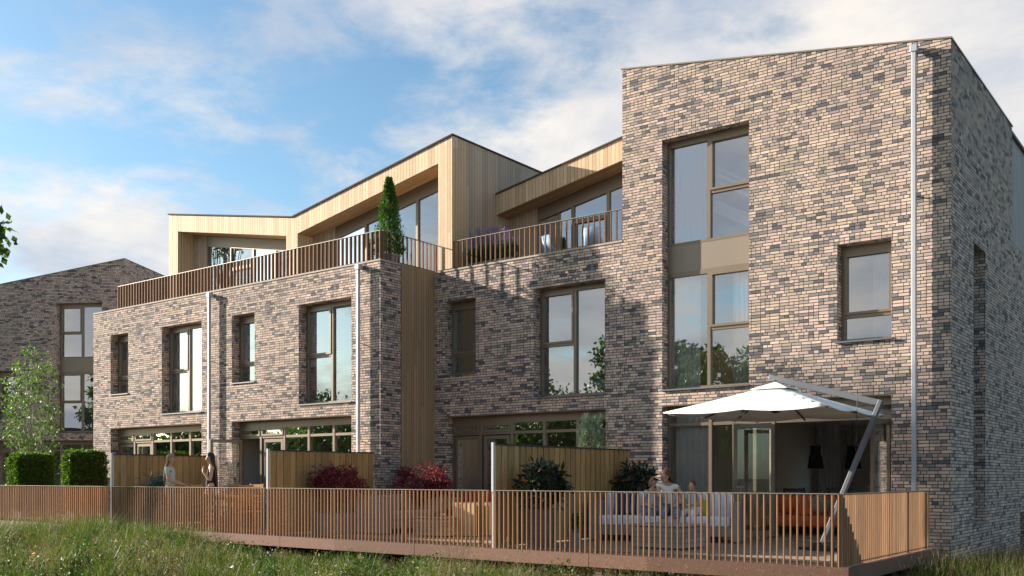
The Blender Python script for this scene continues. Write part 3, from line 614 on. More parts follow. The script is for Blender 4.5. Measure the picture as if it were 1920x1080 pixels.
def pot(parent,x,y,r0,r1,h,z0=0,m=None,n=28):
    MB().lathe([(r0,z0),(r0*1.02,z0+.02),(r1,z0+h-.04),(r1*1.04,z0+h-.04),(r1*1.04,z0+h),(r1*.9,z0+h),(r1*.88,z0+h-.05),(.001,z0+h-.05)],(x,y,0),n,False).build('pot',m or PLANT,parent,smooth=False)
    MB().lathe([(r1*.88,z0+h-.05),(.001,z0+h-.03)],(x,y,0),n,False).build('soil',SOIL,parent)
def stems(parent,x,y,z0,K,m=STEMB,r=.012):
    t=MB()
    for k in K: e=Vector(k); s=Vector((x,y,z0)); t.tube([s,(s+e)/2+Vector((0,0,.06)),e],[r,r*.7,r*.3],5)
    t.build('stems',m,parent,smooth=True)
def bushpot(name,x,y,r0,r1,h,c,cr,nc,per,crad,leaf,lm,label,cat,m=None,box=None,z0=0,group=None,spread=.8,droop=.2):
    r=empty(name,(x,y,z0),label,cat,group=group)
    if box:
        a,b=box; q=MB(); q.box(x-a,x+a,y-b,y-b+.03,z0,z0+h); q.box(x-a,x+a,y+b-.03,y+b,z0,z0+h); q.box(x-a,x-a+.03,y-b+.03,y+b-.03,z0,z0+h); q.box(x+a-.03,x+a,y-b+.03,y+b-.03,z0,z0+h); q.build('planter',m or PLANT,r,bevel=.006)
        MB().box(x-a+.035,x+a-.035,y-b+.035,y+b-.035,z0+.02,z0+h-.06).build('soil',SOIL,r)
    else: pot(r,x,y,r0,r1,h,z0,m)
    P,Dd,K=clumps(nc,per,c,cr,crad,.45); np_mesh('foliage',leaves(P,leaf[0],leaf[1],Dd*1.0,spread,droop),4,lm,r,(x,y,z0)); stems(r,x,y,z0+h-.06,K[::max(1,nc//12)]); return r
bushpot('potted_shrub',-10.15,14.15,.26,.31,.70,(-10.15,14.15,1.12),(.40,.40,.36),46,26,.14,(.17,.055),G_CRO,'bushy dark leaved shrub with orange leaf tips in a tall woven pot','potted plant',WICK)
bushpot('potted_shrub',-10.35,17.9,.24,.28,.62,(-10.32,17.85,1.12),(.38,.36,.36),40,24,.14,(.17,.055),G_CRO,'dark leaved shrub with orange leaves standing against the brick wall behind the mother','potted plant',WICK)
bushpot('potted_shrub',-9.78,14.7,.09,.12,.26,(-9.78,14.7,.46),(.10,.10,.13),12,22,.06,(.06,.03),G_BOX,'small green plant in a little grey pot beside the big woven pot','potted plant')
bushpot('maple_shrub',-16.45,15.0,.3,.3,.46,(-16.35,15.0,1.12),(.68,.5,.38),64,40,.17,(.085,.035),G_MAP,'left red maple in a low square planter','maple',box=(.42,.3),group='red maples on the deck',droop=.5)
bushpot('maple_shrub',-15.85,17.0,.3,.3,.50,(-15.6,17.0,1.16),(.78,.5,.42),64,40,.18,(.085,.035),G_MAP,'right red maple by the brown board cladding','maple',box=(.36,.26),group='red maples on the deck',droop=.5)
bushpot('blue_shrub',-22.05,14.05,.2,.24,.5,(-22.0,14.1,1.0),(.34,.3,.24),34,50,.15,(.20,.012),G_TEAL,'drooping teal blue shrub behind the woman in the grey top','potted plant',droop=.9)
# pine behind the right hand screen
def pine():
    r=empty('potted_pine',(-11.35,17.7,0),'bushy blue green pine showing above the timber screen','pine'); pot(r,-11.35,17.7,.2,.26,.55)
    K=[]; t=MB(); t.tube([(-11.35,17.7,.5),(-11.33,17.7,1.3),(-11.35,17.68,2.2)],[.045,.035,.012],7)
    for i in range(44):
        a=i*2.4; z=1.35+1.1*(i/44.)**.9; rr=(.52-.30*((z-1.35)/1.1))*rnd.uniform(.5,1); e=(-11.35+rr*math.cos(a),17.7+rr*math.sin(a),z+.12); K.append(e); t.tube([(-11.34,17.7,z-.12),(-11.35+rr*.6*math.cos(a),17.7+rr*.6*math.sin(a),z-.05),e],[.014,.01,.004],5)
    t.build('trunk',BARK,r,smooth=True)
    P=[];Dd=[]
    for e in K:
        e=np.array(e); n=110; s=rs.uniform(-.16,.03,n); ax=np.array([(e[0]+11.35)*.5,(e[1]-17.7)*.5,.5]); ax/=np.linalg.norm(ax); d=unit(rs.normal(size=(n,3))+ax*1.1); P.append(e+ax*s[:,None]); Dd.append(d)
    np_mesh('needles',leaves(np.concatenate(P),.12,.008,np.concatenate(Dd),.15),4,G_PINE,r,r.location)
pine()
# conical tree at the roof terrace corner
def cone_tree():
    x,y=-17.12,17.42; r=empty('conical_tree',(x,y,6.36),'bright green conical tree in a pot at the roof terrace corner','conifer'); pot(r,x,y,.2,.26,.42,6.36)
    n=7500; z=rs.uniform(0,1,n)**1.15; a=rs.uniform(0,6.283,n); rr=(.30*(1-z)**.75+.025)*(1+.22*np.sin(a*4+z*17)+.12*np.sin(a*9-z*31))*rs.uniform(.6,1.15,n)
    P=np.stack([x+rr*np.cos(a),y+rr*np.sin(a),6.8+z*1.88],1); d=np.stack([np.cos(a)*.6,np.sin(a)*.6,np.full(n,1.0)],1)
    np_mesh('foliage',leaves(P,.075,.022,d,.35),4,G_CON,r,r.location)
    MB().tube([(x,y,6.7),(x,y,7.6),(x,y,8.5)],[.035,.025,.008],6).build('trunk',BARK,r)
cone_tree()
def lavender():
    r=empty('lavender_planter',(-15.35,19.35,6.36),'purple flowering lavender in a long planter on the recessed house terrace','flowers')
    MB().box(-16.05,-14.6,19.12,19.5,6.36,6.72).build('planter',PLANT,r,bevel=.01)
    n=2600; P=np.stack([rs.uniform(-16.05,-14.6,n),rs.uniform(19.1,19.55,n),rs.uniform(6.65,7.05,n)],1); np_mesh('foliage',leaves(P,.13,.02,np.tile([0,0,1.],(n,1)),.5),4,G_STEM,r,r.location)
    P=[];t=MB()
    for i in range(70):
        x=rnd.uniform(-16.0,-14.65); y=rnd.uniform(19.1,19.5); h=rnd.uniform(.35,.85); lx,ly=rnd.uniform(-.1,.1),rnd.uniform(-.1,.1); t.tube([(x,y,6.8),(x+lx,y+ly,6.8+h)],.004,4,False)
        k=np.linspace(.6,1,34); P.append(np.stack([x+lx*k+rs.normal(size=34)*.012,y+ly*k+rs.normal(size=34)*.012,6.8+h*k],1))
    t.build('stems',G_STEM,r); np_mesh('flowers',leaves(np.concatenate(P),.035,.02),4,G_LAV,r,r.location)
lavender()

# ---------------------------------------------------------------- meadow grass (nobody could count it)
def blades(P,H,Wd,lean,seg=3):
    n=len(P); a=rs.uniform(0,6.283,n); side=np.stack([np.cos(a),np.sin(a),np.zeros(n)],1); b=rs.uniform(0,6.283,n); ld=np.stack([np.cos(b),np.sin(b),np.zeros(n)],1)
    V=[]
    def pt(t): return P+np.stack([np.zeros(n),np.zeros(n),H*t*(1-.18*t*lean)],1)+ld*(H*lean*t*t)[:,None]
    w=Wd[:,None]*.5
    p0,p1,p2=pt(0),pt(.55),pt(1.0)
    return np.stack([p0-side*w,p0+side*w,p1+side*w*.75,p1-side*w*.75],1).reshape(-1,3), np.stack([p1-side*w*.75,p1+side*w*.75,p2],1).reshape(-1,3)
def gzv(P): return np.array([gz(a,b) for a,b in P])
def in_front(n,y0=5.5,y1=13.9,x0=-33,x1=-4):
    """points on the strip of meadow before the deck"""
    x=rs.uniform(x0,x1,n); y=y1-(y1-y0)*rs.uniform(0,1,n)**1.1; k=(y<y1)&((x*-.6061+y*.7955)>12.0); return x[k],y[k]
def grass():
    gm1=leaf_mat('grass_green',[(.018,.048,.005),(.042,.088,.007),(.085,.135,.010),(.012,.03,.005),(.14,.17,.02),(.06,.085,.012)],.35)
    gm2=leaf_mat('grass_dry',[(.18,.13,.075),(.25,.19,.12),(.12,.09,.05),(.09,.085,.035),(.20,.145,.095)],.35)
    gm3=leaf_mat('weed_leaves',[(.014,.044,.008),(.034,.078,.012),(.065,.11,.018)],.3)
    def emit(name,P,H,Wd,ln,m,label,par=None):
        q,t=blades(P,H,Wd,ln); o=np_mesh(name,q,4,m,par); np_mesh('blade_tips',t,3,m,o)
        if label: tag(o,kind='stuff',label=label)
        return o,t
    def tuft(n,per,rad,h0,h1,y0=8,y1=13.75,x0=-33,x1=-4):
        x,y=in_front(n,y0,y1,x0,x1); n=len(x); h=rs.uniform(h0,h1,n)*np.clip((14.6-y)/1.6,.45,1); r_=rad*rs.uniform(.5,1.4,n)
        X=np.repeat(x,per)+rs.normal(size=n*per)*np.repeat(r_,per); Y=np.repeat(y,per)+rs.normal(size=n*per)*np.repeat(r_,per); Y=np.minimum(Y,13.95)
        H=np.repeat(h,per)*rs.uniform(.45,1.1,n*per)*(1-.55*np.clip((-24.6-X)/1.5,0,1))*(1-.35*np.clip((X+18.5)/1.5,0,1)*np.clip((Y-11.5)/1.5,0,1)); return np.stack([X,Y,gzv(zip(X,Y))],1),H
    x,y=in_front(70000); n=len(x); P=np.stack([x,y,gzv(zip(x,y))],1)
    o,_=emit('meadow_grass',P,rs.uniform(.06,.26,n)*np.clip(.65+.45*np.sin(x*1.7+np.sin(y*2.3)*1.4),.25,1.1),rs.uniform(.006,.013,n),rs.uniform(.1,.8,n),gm1,'green meadow grass in front of the deck')
    P,H=tuft(300,190,.12,.24,.80); n=len(P); emit('tussocks',P,H,rs.uniform(.005,.011,n),rs.uniform(.15,.8,n),gm1,None,o)
    P,H=tuft(150,190,.13,.50,.98,10.5,13.7,-25.5,-18.8); n=len(P); emit('tussocks',P,H,rs.uniform(.005,.011,n),rs.uniform(.15,.8,n),gm1,None,o)
    P,H=tuft(430,44,.16,.40,.92); n=len(P); k=np.sin(P[:,0]*.7+1)+np.sin(P[:,1]*1.3+P[:,0]*.3)>-.5; P,H=P[k],H[k]; n=len(P)
    o,t=emit('dry_grass',P,H,rs.uniform(.003,.006,n),rs.uniform(.15,.6,n),gm2,'straw coloured seeding grass in drifts through the meadow')
    k=rs.uniform(0,1,n)<.6; T=t.reshape(-1,3,3)[k,2]; m=len(T); rep_=9
    S_=np.repeat(T,rep_,0)+rs.normal(size=(m*rep_,3))*[.014,.014,.05]; np_mesh('seed_heads',leaves(S_,.022,.007,np.tile([0,0,1.],(m*rep_,1)),.6),4,gm2,o)
    P=[]
    for i in range(46):
        x,y=in_front(4,9,13.3)
        if len(x)==0: continue
        x,y=x[0],y[0]; c=520; d=unit(rs.normal(size=(c,3)))*rs.uniform(.4,1,(c,1)); P.append(np.stack([x+d[:,0]*.42,y+d[:,1]*.34,gz(x,y)+np.abs(d[:,2])*rnd.uniform(.40,.75)],1))
    for i in range(620):
        x,y=in_front(3,6,13.6)
        if len(x)==0: continue
        x,y=x[0],y[0]; h=rnd.uniform(.12,.45); c=80; a=rs.uniform(0,1,c)**.7; sp=rnd.uniform(.07,.2); P.append(np.stack([x+rs.normal(size=c)*sp*(.4+a),y+rs.normal(size=c)*sp*(.4+a),gz(x,y)+h*a],1))
    P=np.concatenate(P); o=np_mesh('meadow_weeds',leaves(P,.06,.028,np.tile([0,0,.6],(len(P),1)),.7),4,gm3); tag(o,kind='stuff',label='low broad leaved weeds growing among the meadow grass')
    # flower heads: tiny white and yellow
    for nm,cc,nn,lb in (('white_flowers',(.75,.75,.68),90,'tiny white flower heads scattered over the meadow'),('yellow_flowers',(.65,.50,.06),120,'tiny yellow flower heads scattered over the meadow')):
        x,y=in_front(nn,8,13.3); P=np.stack([x,y,gzv(zip(x,y))+rs.uniform(.2,.42,len(x))],1); P=np.repeat(P,5,0)+rs.normal(size=(len(P)*5,3))*.009
        o=np_mesh(nm,leaves(P,.022,.018),4,leaf_mat(nm,[cc,cc],.2)); tag(o,kind='stuff',label=lb)
    # turf to the right of the deck, around the tower's foot
    n=34000; x=rs.uniform(-4.4,2.5,n); y=rs.uniform(12.5,26,n); k=((x*.7954+y*.6061)/(x*-.6061+y*.7955)<.62)&~((x<-4.36)&(y>18.7)); x,y=x[k],y[k]; n=len(x)
    o,_=emit('turf',np.stack([x,y,gzv(zip(x,y))],1),rs.uniform(.12,.40,n),rs.uniform(.006,.014,n),rs.uniform(.2,.8,n),gm1,'green grass growing at the foot of the tall end wall')
    n=1500; x=rs.uniform(-4.3,-2.5,n); y=rs.uniform(15,24,n); emit('dry_stalks',np.stack([x,y,gzv(zip(x,y))],1),rs.uniform(.35,.7,n),rs.uniform(.003,.006,n),rs.uniform(.1,.5,n),gm2,'thin straw stalks beside the end wall')
grass()
rockm=plain('rock',(.30,.29,.28),.9,0,.25,5,.5,20)
def campt(u,w,z): t=(u-960)/1825.; v=FR*(t*w)+FF*w; return (v.x,v.y,z)
for i,(u,w,s,l) in enumerate([(98,20.5,.42,'flat grey stone lying in the grass at the left'),(62,19.2,.3,'small grey stone lying nearest the left edge'),(805,16.4,.34,'pale stone in the grass below the middle of the deck')]):
    x,y,_=campt(u,w,0); m=MB(); m.ell((0,0,0),(s,s*.6,s*.3),12,8)
    m.v=[(a*(1+.2*math.sin(5*b+i)+.1*math.sin(9*c)),b*(1+.18*math.sin(4*a+2*i)),c*(1+.25*math.sin(6*a+3*b))) for a,b,c in m.v]
    o=m.build('rock',rockm,None,smooth=True); o.location=(x,y,gz(x,y)+.1+s*.1); o.rotation_euler=(0,0,i*1.1); tag(o,l,'rock')
def butterfly(u,w,z,m,label,s=.05):
    p=campt(u,w,z); o=empty('butterfly',p,label,'butterfly',rz=1.0)
    MB().tube([(-.02,0,0),(0,0,.004),(.022,0,0)],[.003,.005,.003],6).build('body',BLACK,o,world=False)
    for q in (-1,1): MB().add([(-.01,0,.005),(.03,q*s*.7,.05),(.045,q*s*1.1,.035),(.01,q*s*.9,.01),(-.03,q*s*.8,.02),(-.025,q*s*.2,.01)],[(0,1,2,3,4,5)]).build('wing',m,o,world=False,recalc=False)
butterfly(433,14.5,-.10,plain('white_wing',(.85,.86,.75),.8),'white butterfly over the grass below the striped woman')
butterfly(62,15.8,.0,plain('orange_wing',(.75,.20,.04),.8),'orange butterfly over the grass at the lower left',.06)

# ---------------------------------------------------------------- curtains, blinds and rooms behind the glass
def curtain(x0,x1,z0,z1,y,m,label,waves=6,amp=.04,name='curtain',rot=0,org=None):
    n=waves*8; vs=[];fs=[]
    for i in range(n+1):
        t=i/n; x=x0+(x1-x0)*t; yy=y+amp*math.sin(t*waves*6.283)+amp*.4*math.sin(t*waves*2.1*6.283)
        vs+=[(x,yy,z0),(x,yy*.6+y*.4,z1)]
    fs=[(2*i,2*i+2,2*i+3,2*i+1) for i in range(n)]
    mb=MB(); mb.add(vs,fs); o=mb.build(name,m,None,smooth=True,recalc=False)
    if org: o.location=org; o.rotation_euler=(0,0,rot)
    return tag(o,label,'curtain')
curtain(-10.15,-9.35,6.25,8.5,19.2,SHEER,'sheer white curtain in the topmost window of the tall house')
curtain(-10.15,-9.5,3.2,5.7,19.2,SHEER,'sheer white curtain in the left of the tall house middle window')
curtain(-8.75,-8.3,3.2,5.7,19.2,SHEER,'narrow sheer curtain in the right of the tall house middle window',4)
curtain(-5.85,-5.42,3.9,5.7,19.2,SHEER,'sheer curtain in the small square window of the tall house',4)
curtain(-10.1,-9.25,.05,2.6,19.22,SHEER,'bluish sheer curtain in the patio glazing behind the sofa')
curtain(-25.9,-25.3,3.2,5.6,17.26,SHEER,'sheer curtain in the large window of the leftmost terrace house',5)
curtain(-24.9,-24.2,3.2,5.6,17.26,SHEER,'sheer curtain right of the mullion in the leftmost terrace house',5)
curtain(-28.6,-27.9,3.9,5.6,17.26,SHEER,'sheer curtain in the small window of the leftmost terrace house',4)
curtain(-28.6,-27.2,.05,2.6,17.28,SHEER,'teal shadowed curtain in the patio glazing of the leftmost terrace house',9)
curtain(-27.1,-26.4,6.4,8.7,19.58,SHEER,'white curtain in the left pane of the left roof storey',5)
curtain(-25.9,-25.2,6.4,8.7,19.58,SHEER,'white curtain in the second pane of the left roof storey',5)
curtain(-17.3,-16.8,6.4,9.1,19.58,SHEER,'narrow white curtain at the right end of the tall roof glazing',4)
r=empty('staircase',(-8.7,20.4,6.2),'white open staircase behind the topmost window of the tall house','staircase')
for dz in (0,.14,.30): MB().beam((-9.5,20.1,8.15-dz),(-7.6,20.1,7.0-dz),.05,.07).build('handrail',BLIND,r)
MB().beam((-9.6,20.15,7.35),(-7.6,20.15,6.2),.05,.26).build('stringer',BLIND,r)
o=tag(MB().box(-9.55,-8.95,21.4,21.44,7.2,7.8).build('picture',plain('pale_print',(.55,.56,.45),.8),None),'pale framed picture on the wall behind the topmost window','picture')
MB().add([(-9.9,21.6,6.2),(-7.0,21.6,6.2),(-7.0,21.6,9.2),(-9.9,21.6,9.2)],[(0,1,2,3)])
def blind(x0,x1,z0,z1,y,label,closed=.5):
    r=empty('slatted_blind',((x0+x1)/2,y,z1),label,'blind'); m=MB(); z=z0
    while z<z1-.04:
        m.add([(x0,y-.02,z),(x1,y-.02,z),(x1,y+.012,z+.042),(x0,y+.012,z+.042),(x0,y-.018,z-.002),(x1,y-.018,z-.002),(x1,y+.014,z+.04),(x0,y+.014,z+.04)],[(0,1,2,3),(7,6,5,4)]); z+=.052
    m.build('slats',BLIND,r,recalc=False); MB().box(x0,x1,y-.03,y+.03,z1-.04,z1).build('head_rail',BLIND,r)
blind(-19.76,-18.86,4.15,5.62,17.18,'white slatted blind in the left half of the large blind window')
blind(-18.78,-17.92,4.0,5.62,17.18,'white slatted blind in the right half of the large blind window')
blind(-22.58,-21.7,4.4,5.6,17.18,'white slatted blind in the small window between the downpipes')
def bed(x,y,z,label,rz=0):
    r=empty('bed',(x,y,z),label,'bed',rz); MB().box(-.8,.8,-.9,1.0,0,.28).build('bed_frame',TEAK,r,world=False)
    MB().box(-.78,.78,-.88,.98,.285,.5).build('mattress',FABW,r,world=False,bevel=.05,seg=3); MB().box(-.8,.8,-.96,-.905,0,.95).build('headboard',PALEWOOD,r,world=False)
    for s in (-.4,.4):
        q=MB(); q.ell((s,-.62,.60),(.34,.2,.11),14,8,Matrix.Rotation(.7,3,'X')); q.build('pillow',FABW,r,world=False,smooth=True)
bed(-9.1,20.6,3.1,'white bed behind the middle window of the tall house',0)
bed(-12.9,20.6,3.1,'white bed behind the large window of the recessed house',R(90))
# ground floor room seen through the open doors
def pendant(x,y,label):
    r=empty('pendant_lamp',(x,y,2.86),label,'pendant lamp',group='black pendant lamps'); MB().tube([(x,y,2.86),(x,y,1.98)],.006,5).build('cord',DARKM,r)
    MB().lathe([(.13,1.98),(.115,1.93),(.12,1.80),(.14,1.74),(.185,1.46),(.18,1.46),(.135,1.74),(.11,1.80),(.11,1.93),(.12,1.975)],(x,y,0),20,False).build('lamp_shade',BLACK,r,smooth=True)
pendant(-8.0,22.0,'left black pendant lamp seen through the open doors'); pendant(-7.33,22.55,'right black pendant lamp seen through the open doors')
curtain(-10.75,-9.75,.05,2.7,29.7,DRAPE,'grey drape at the rear window seen through the open doors',7,.06)
curtain(-9.2,-8.6,.05,2.75,25.5,DRAPE,'pale grey drape inside the dining room behind the pendant lamps',6,.05)
def softbox(r,name,m,x0,x1,y0,y1,z0,z1,b=.05): return MB().box(x0,x1,y0,y1,z0,z1).build(name,m,r,world=False,bevel=b,seg=3)
r=empty('orange_sofa',(-7.7,21.0,.02),'orange leather sofa inside the open doors','sofa',R(12))
softbox(r,'seat',FABO,-1.0,1.0,-.45,.4,.16,.42); softbox(r,'backrest',FABO,-1.0,1.0,.25,.5,.3,.84); softbox(r,'armrest',FABO,-1.2,-1.0,-.45,.5,.14,.62); softbox(r,'armrest',FABO,1.0,1.2,-.45,.5,.14,.62)
for sx in (-1.05,1.05):
    for sy in (-.38,.42): MB().box(sx-.03,sx+.03,sy-.03,sy+.03,0,.15).build('leg',DARKM,r,world=False)
for i,(x,m,l) in enumerate([(-.6,FABO,'orange cushion at the left of the orange sofa'),(.1,FABG,'grey cushion in the middle of the orange sofa')]):
    q=MB().ell((0,0,0),(.24,.09,.22),12,8); o=q.build('cushion',m,None,smooth=True); o.location=r.matrix_world@Vector((0,0,0)); o.location=(-7.7+x,21.15+x*.2,.66); o.rotation_euler=(.25,0,R(12)); tag(o,l,'cushion')
def dining_table(x,y,z,lx,ly,m,label,top=.76,rz=0,lab2=None):
    r=empty('dining_table',(x,y,z),label,'table',rz); q=MB(); n=6
    for i in range(n): q.box(-lx/2,lx/2,-ly/2+i*ly/n+.004,-ly/2+(i+1)*ly/n-.004,top-.03,top)
    q.build('tabletop',m,r,world=False); MB().box(-lx/2+.12,lx/2-.12,-ly/2+.1,ly/2-.1,top-.1,top-.031).build('apron',m,r,world=False)
    for sx in (-1,1):
        for sy in (-1,1): MB().box(sx*(lx/2-.09)-.035,sx*(lx/2-.09)+.035,sy*(ly/2-.09)-.035,sy*(ly/2-.09)+.035,0,top-.101).build('leg',m,r,world=False)
dining_table(-7.7,22.3,.02,1.9,.9,DARKM,'dark dining table under the pendant lamps')
def chair(x,y,z,rz,m,label,group,hb=1.06,seat=.47):
    r=empty('dining_chair',(x,y,z),label,'chair',rz,group); w=.23
    q=MB()
    for i in range(5): q.box(-w+.02,w-.02,-w+i*.092,-w+i*.092+.082,seat-.025,seat)
    q.build('seat',m,r,world=False)
    b=MB(); b.beam((-w,.235,hb-.05),(w,.235,hb-.05),.03,.07); b.beam((-w,.225,seat+.15),(w,.225,seat+.15),.022,.05)
    for i in range(5): xx=-w+.07+i*.08; b.beam((xx,.222,seat+.17),(xx,.234,hb-.08),.035,.012)
    b.build('backrest',m,r,world=False)
    for sx in (-1,1):
        MB().beam((sx*w,.19,0),(sx*w,.235,hb),.035,.045,(1,0,0)).build('leg',m,r,world=False); MB().beam((sx*w,-w,0),(sx*w,-w,seat),.038,.038,(1,0,0)).build('leg',m,r,world=False)
        a=MB(); a.beam((sx*w,-w,.0),(sx*w,-w,.68),.035,.035,(1,0,0)); a.beam((sx*w,-w-.03,.69),(sx*w,.23,.69),.05,.025); a.build('armrest',m,r,world=False)
    return r
for i,(x,y,a,l) in enumerate([(-8.3,21.7,R(180),'dark dining chair left under the first pendant lamp'),(-7.3,21.7,R(180),'dark dining chair right under the second pendant lamp'),(-7.8,22.95,0,'dark dining chair at the far side of the indoor table')]): chair(x,y,.02,a,DARKM,l,'dark indoor dining chairs',1.0)
# things behind the rear window
o=tag(MB().box(-22,4,38,38.3,-1,5.6).build('rear_wall',BRICK),'pale brick wall glimpsed through the rear window','wall'); o.name='brick_wall'
o=tag(MB().box(-10.0,-8.7,35,35.1,-1,2.2).build('rear_fence',LARCH),'pale timber fence glimpsed through the rear window','fence'); o.name='timber_fence'

# ---------------------------------------------------------------- furniture on the decks
dining_table(-20.6,15.05,0,2.2,.95,TEAK,'slatted teak dining table on the deck behind the two women',.80)
for x,y,a,l in [(-21.5,15.85,0,'teak chair leftmost of those at the far side of the table'),(-20.6,15.88,R(4),'teak chair in the middle of the far side of the table'),(-19.75,15.85,R(-4),'teak chair rightmost at the far side of the table'),(-20.45,14.42,R(176),'teak chair left at the near side of the table'),(-18.6,14.45,R(183),'teak chair right at the near side of the table')]: chair(x,y,0,a,TEAK,l,'teak chairs round the deck table',1.09)
def sofa(x,y,rz,label,L=2.6,seatm=FABW,base=GREYWOOD,group=None,back=True,arms=(1,1),sz=.30,hb=.95,cat='sofa'):
    r=empty('garden_sofa',(x,y,0),label,cat,rz,group); d=.45
    q=MB(); q.box(-L/2+.17,L/2-.17,-d,d,.12,sz); q.build('frame',base,r,world=False,bevel=.008)
    n=3
    for i in range(n):
        a=-L/2+.18+i*(L-.36)/n; softbox(r,'seat_cushion',seatm,a+.005,a+(L-.36)/n-.005,-d+.0,d-.22,sz+.002,sz+.2,.045)
        softbox(r,'back_cushion',seatm,a+.01,a+(L-.36)/n-.01,d-.26,d-.04,sz+.15,hb,.07)
    MB().box(-L/2+.17,L/2-.17,d-.03,d+.05,.12,hb-.2).build('backrest',base,r,world=False)
    for s,k in ((-1,arms[0]),(1,arms[1])):
        if k: MB().box(min(s*(L/2-.165),s*L/2),max(s*(L/2-.165),s*L/2),-d-.04,d+.05,.02,.77).build('armrest',base,r,world=False,bevel=.012)
    MB().box(-L/2+.35,-L/2+.75,-d+.12,-d+.2,0,.119).build('leg',DARKM,r,world=False); MB().box(L/2-.75,L/2-.35,-d+.12,-d+.2,0,.119).build('leg',DARKM,r,world=False)
    return r
SA=R(19)
sofa(-9.28,17.25,SA,'white cushioned sofa with grey timber frame on which the family sits',2.95)
sofa(-15.55,16.2,R(90),'brown grey sofa between the two red maples',1.95,FABG,FABG,hb=.85)
sofa(-14.2,17.7,0,'grey sofa with red cushions left of the recessed house door',2.2,FABR,FABG,hb=.93)
def low_table(x,y,lx,ly,h,m,label,rz=0):
    r=empty('coffee_table',(x,y,0),label,'coffee table',rz); q=MB(); n=7
    for i in range(n): q.box(-lx/2+i*lx/n+.003,-lx/2+(i+1)*lx/n-.003,-ly/2,ly/2,h-.03,h)
    q.build('tabletop',m,r,world=False)
    q=MB()
    for i in range(4):
        z=.03+i*(h-.07)/4; zz=z+(h-.07)/4-.008; q.box(-lx/2+.02,lx/2-.02,-ly/2+.02,-ly/2+.04,z,zz); q.box(-lx/2+.02,lx/2-.02,ly/2-.04,ly/2-.02,z,zz); q.box(lx/2-.04,lx/2-.02,-ly/2+.041,ly/2-.041,z,zz); q.box(-lx/2+.02,-lx/2+.04,-ly/2+.041,ly/2-.041,z,zz)
    q.build('side_boards',m,r,world=False)
low_table(-8.3,15.5,1.05,.95,.43,GREYWOOD,'grey plank coffee table in front of the white sofa')
low_table(-13.85,15.6,.85,.7,.42,FABG and GREYWOOD,'dark grey coffee table carrying the silver tray')
def crate(x,y):
    r=empty('timber_planter',(x,y,0),'pale upright board planter box catching the sun behind the railing','planter'); q=MB()
    for i in range(5): a=-.3+i*.12; q.box(a+.004,a+.116,-.3,-.27,.02,.72); q.box(a+.004,a+.116,.27,.3,.02,.72); q.box(-.3,-.27,a+.034,a+.09,.02,.72); q.box(.27,.3,a+.034,a+.09,.02,.72)
    q.build('boards',PALEWOOD,r,world=False); MB().box(-.265,.265,-.265,.265,.05,.66).build('soil',SOIL,r,world=False)
crate(-13.3,16.05); 
r=empty('tea_tray',(-13.85,15.6,.42),'silver tray with a teapot and cups on the coffee table','tray'); MB().lathe([(.001,0),(.24,0),(.26,.025),(.25,.025),(.235,.008),(.001,.008)],n=24,cap=False).build('tray',STEEL,r,world=False,smooth=True)
q=MB().ell((-.08,0,.09),(.075,.075,.075)); q.tube([(-.02,0,.08),(.03,0,.11),(.05,0,.15)],[.018,.013,.009],7); q.tube([(-.15,0,.13),(-.19,0,.10),(-.15,0,.05)],.008,6); q.ell((-.08,0,.165),(.02,.02,.02),8,6); q.build('teapot',STEEL,r,world=False,smooth=True)
for a in (.1,.17): MB().lathe([(.02,.008),(.035,.03),(.038,.065),(.034,.065),(.02,.02)],(a,.05-a*.4,0),12,False).build('cup',WHITEM,r,world=False,smooth=True)
STRIPE=board_mat('striped_cloth',[(.55,.58,.62),(.03,.05,.12)],.035,.001,.9,axis='x',dark=(.1,.1,.15),long=9)
def pillow_mesh(s,m):
    n=10; vs=[];fs=[]
    for q in (-1,1):
        for i in range(n+1):
            for j in range(n+1):
                a=i/n*2-1; b=j/n*2-1; t=.10*((1-a**4)*(1-b**4))**.6; vs.append((a*s*(1-.07*(1-b*b)*abs(a)),q*t,b*s*(1-.07*(1-a*a)*abs(b))))
        o_=0 if q<0 else (n+1)**2
        for i in range(n):
            for j in range(n):
                f=(o_+i*(n+1)+j,o_+(i+1)*(n+1)+j,o_+(i+1)*(n+1)+j+1,o_+i*(n+1)+j+1); fs.append(f)
    return MB().add(vs,fs).build('cushion',m,None,smooth=True)
def cushion(x,y,z,rz,m,label,s=.24):
    o=pillow_mesh(s,m); o.location=(x,y,z); o.rotation_euler=(R(-15),0,rz); tag(o,label,'cushion')
ca,sa=math.cos(SA),math.sin(SA)
def son(lx,ly): return (-9.28+lx*ca-ly*sa,17.25+lx*sa+ly*ca)
x,y=son(-.85,.08); cushion(x,y,.72,SA,STRIPE,'navy striped cushion at the left of the white sofa')
x,y=son(.62,.08); cushion(x,y,.66,SA,plain('lime_cloth',(.42,.46,.05),.9),'lime green cushion right of the smaller boy',.18)
o=MB().box(-.16,.16,-.11,.11,0,.025).build('magazine',plain('teal_cover',(.05,.32,.36),.5),None); o.location=(-8.45,15.3,.432); o.rotation_euler=(0,0,.3); tag(o,'teal magazine lying on the grey plank table','magazine')
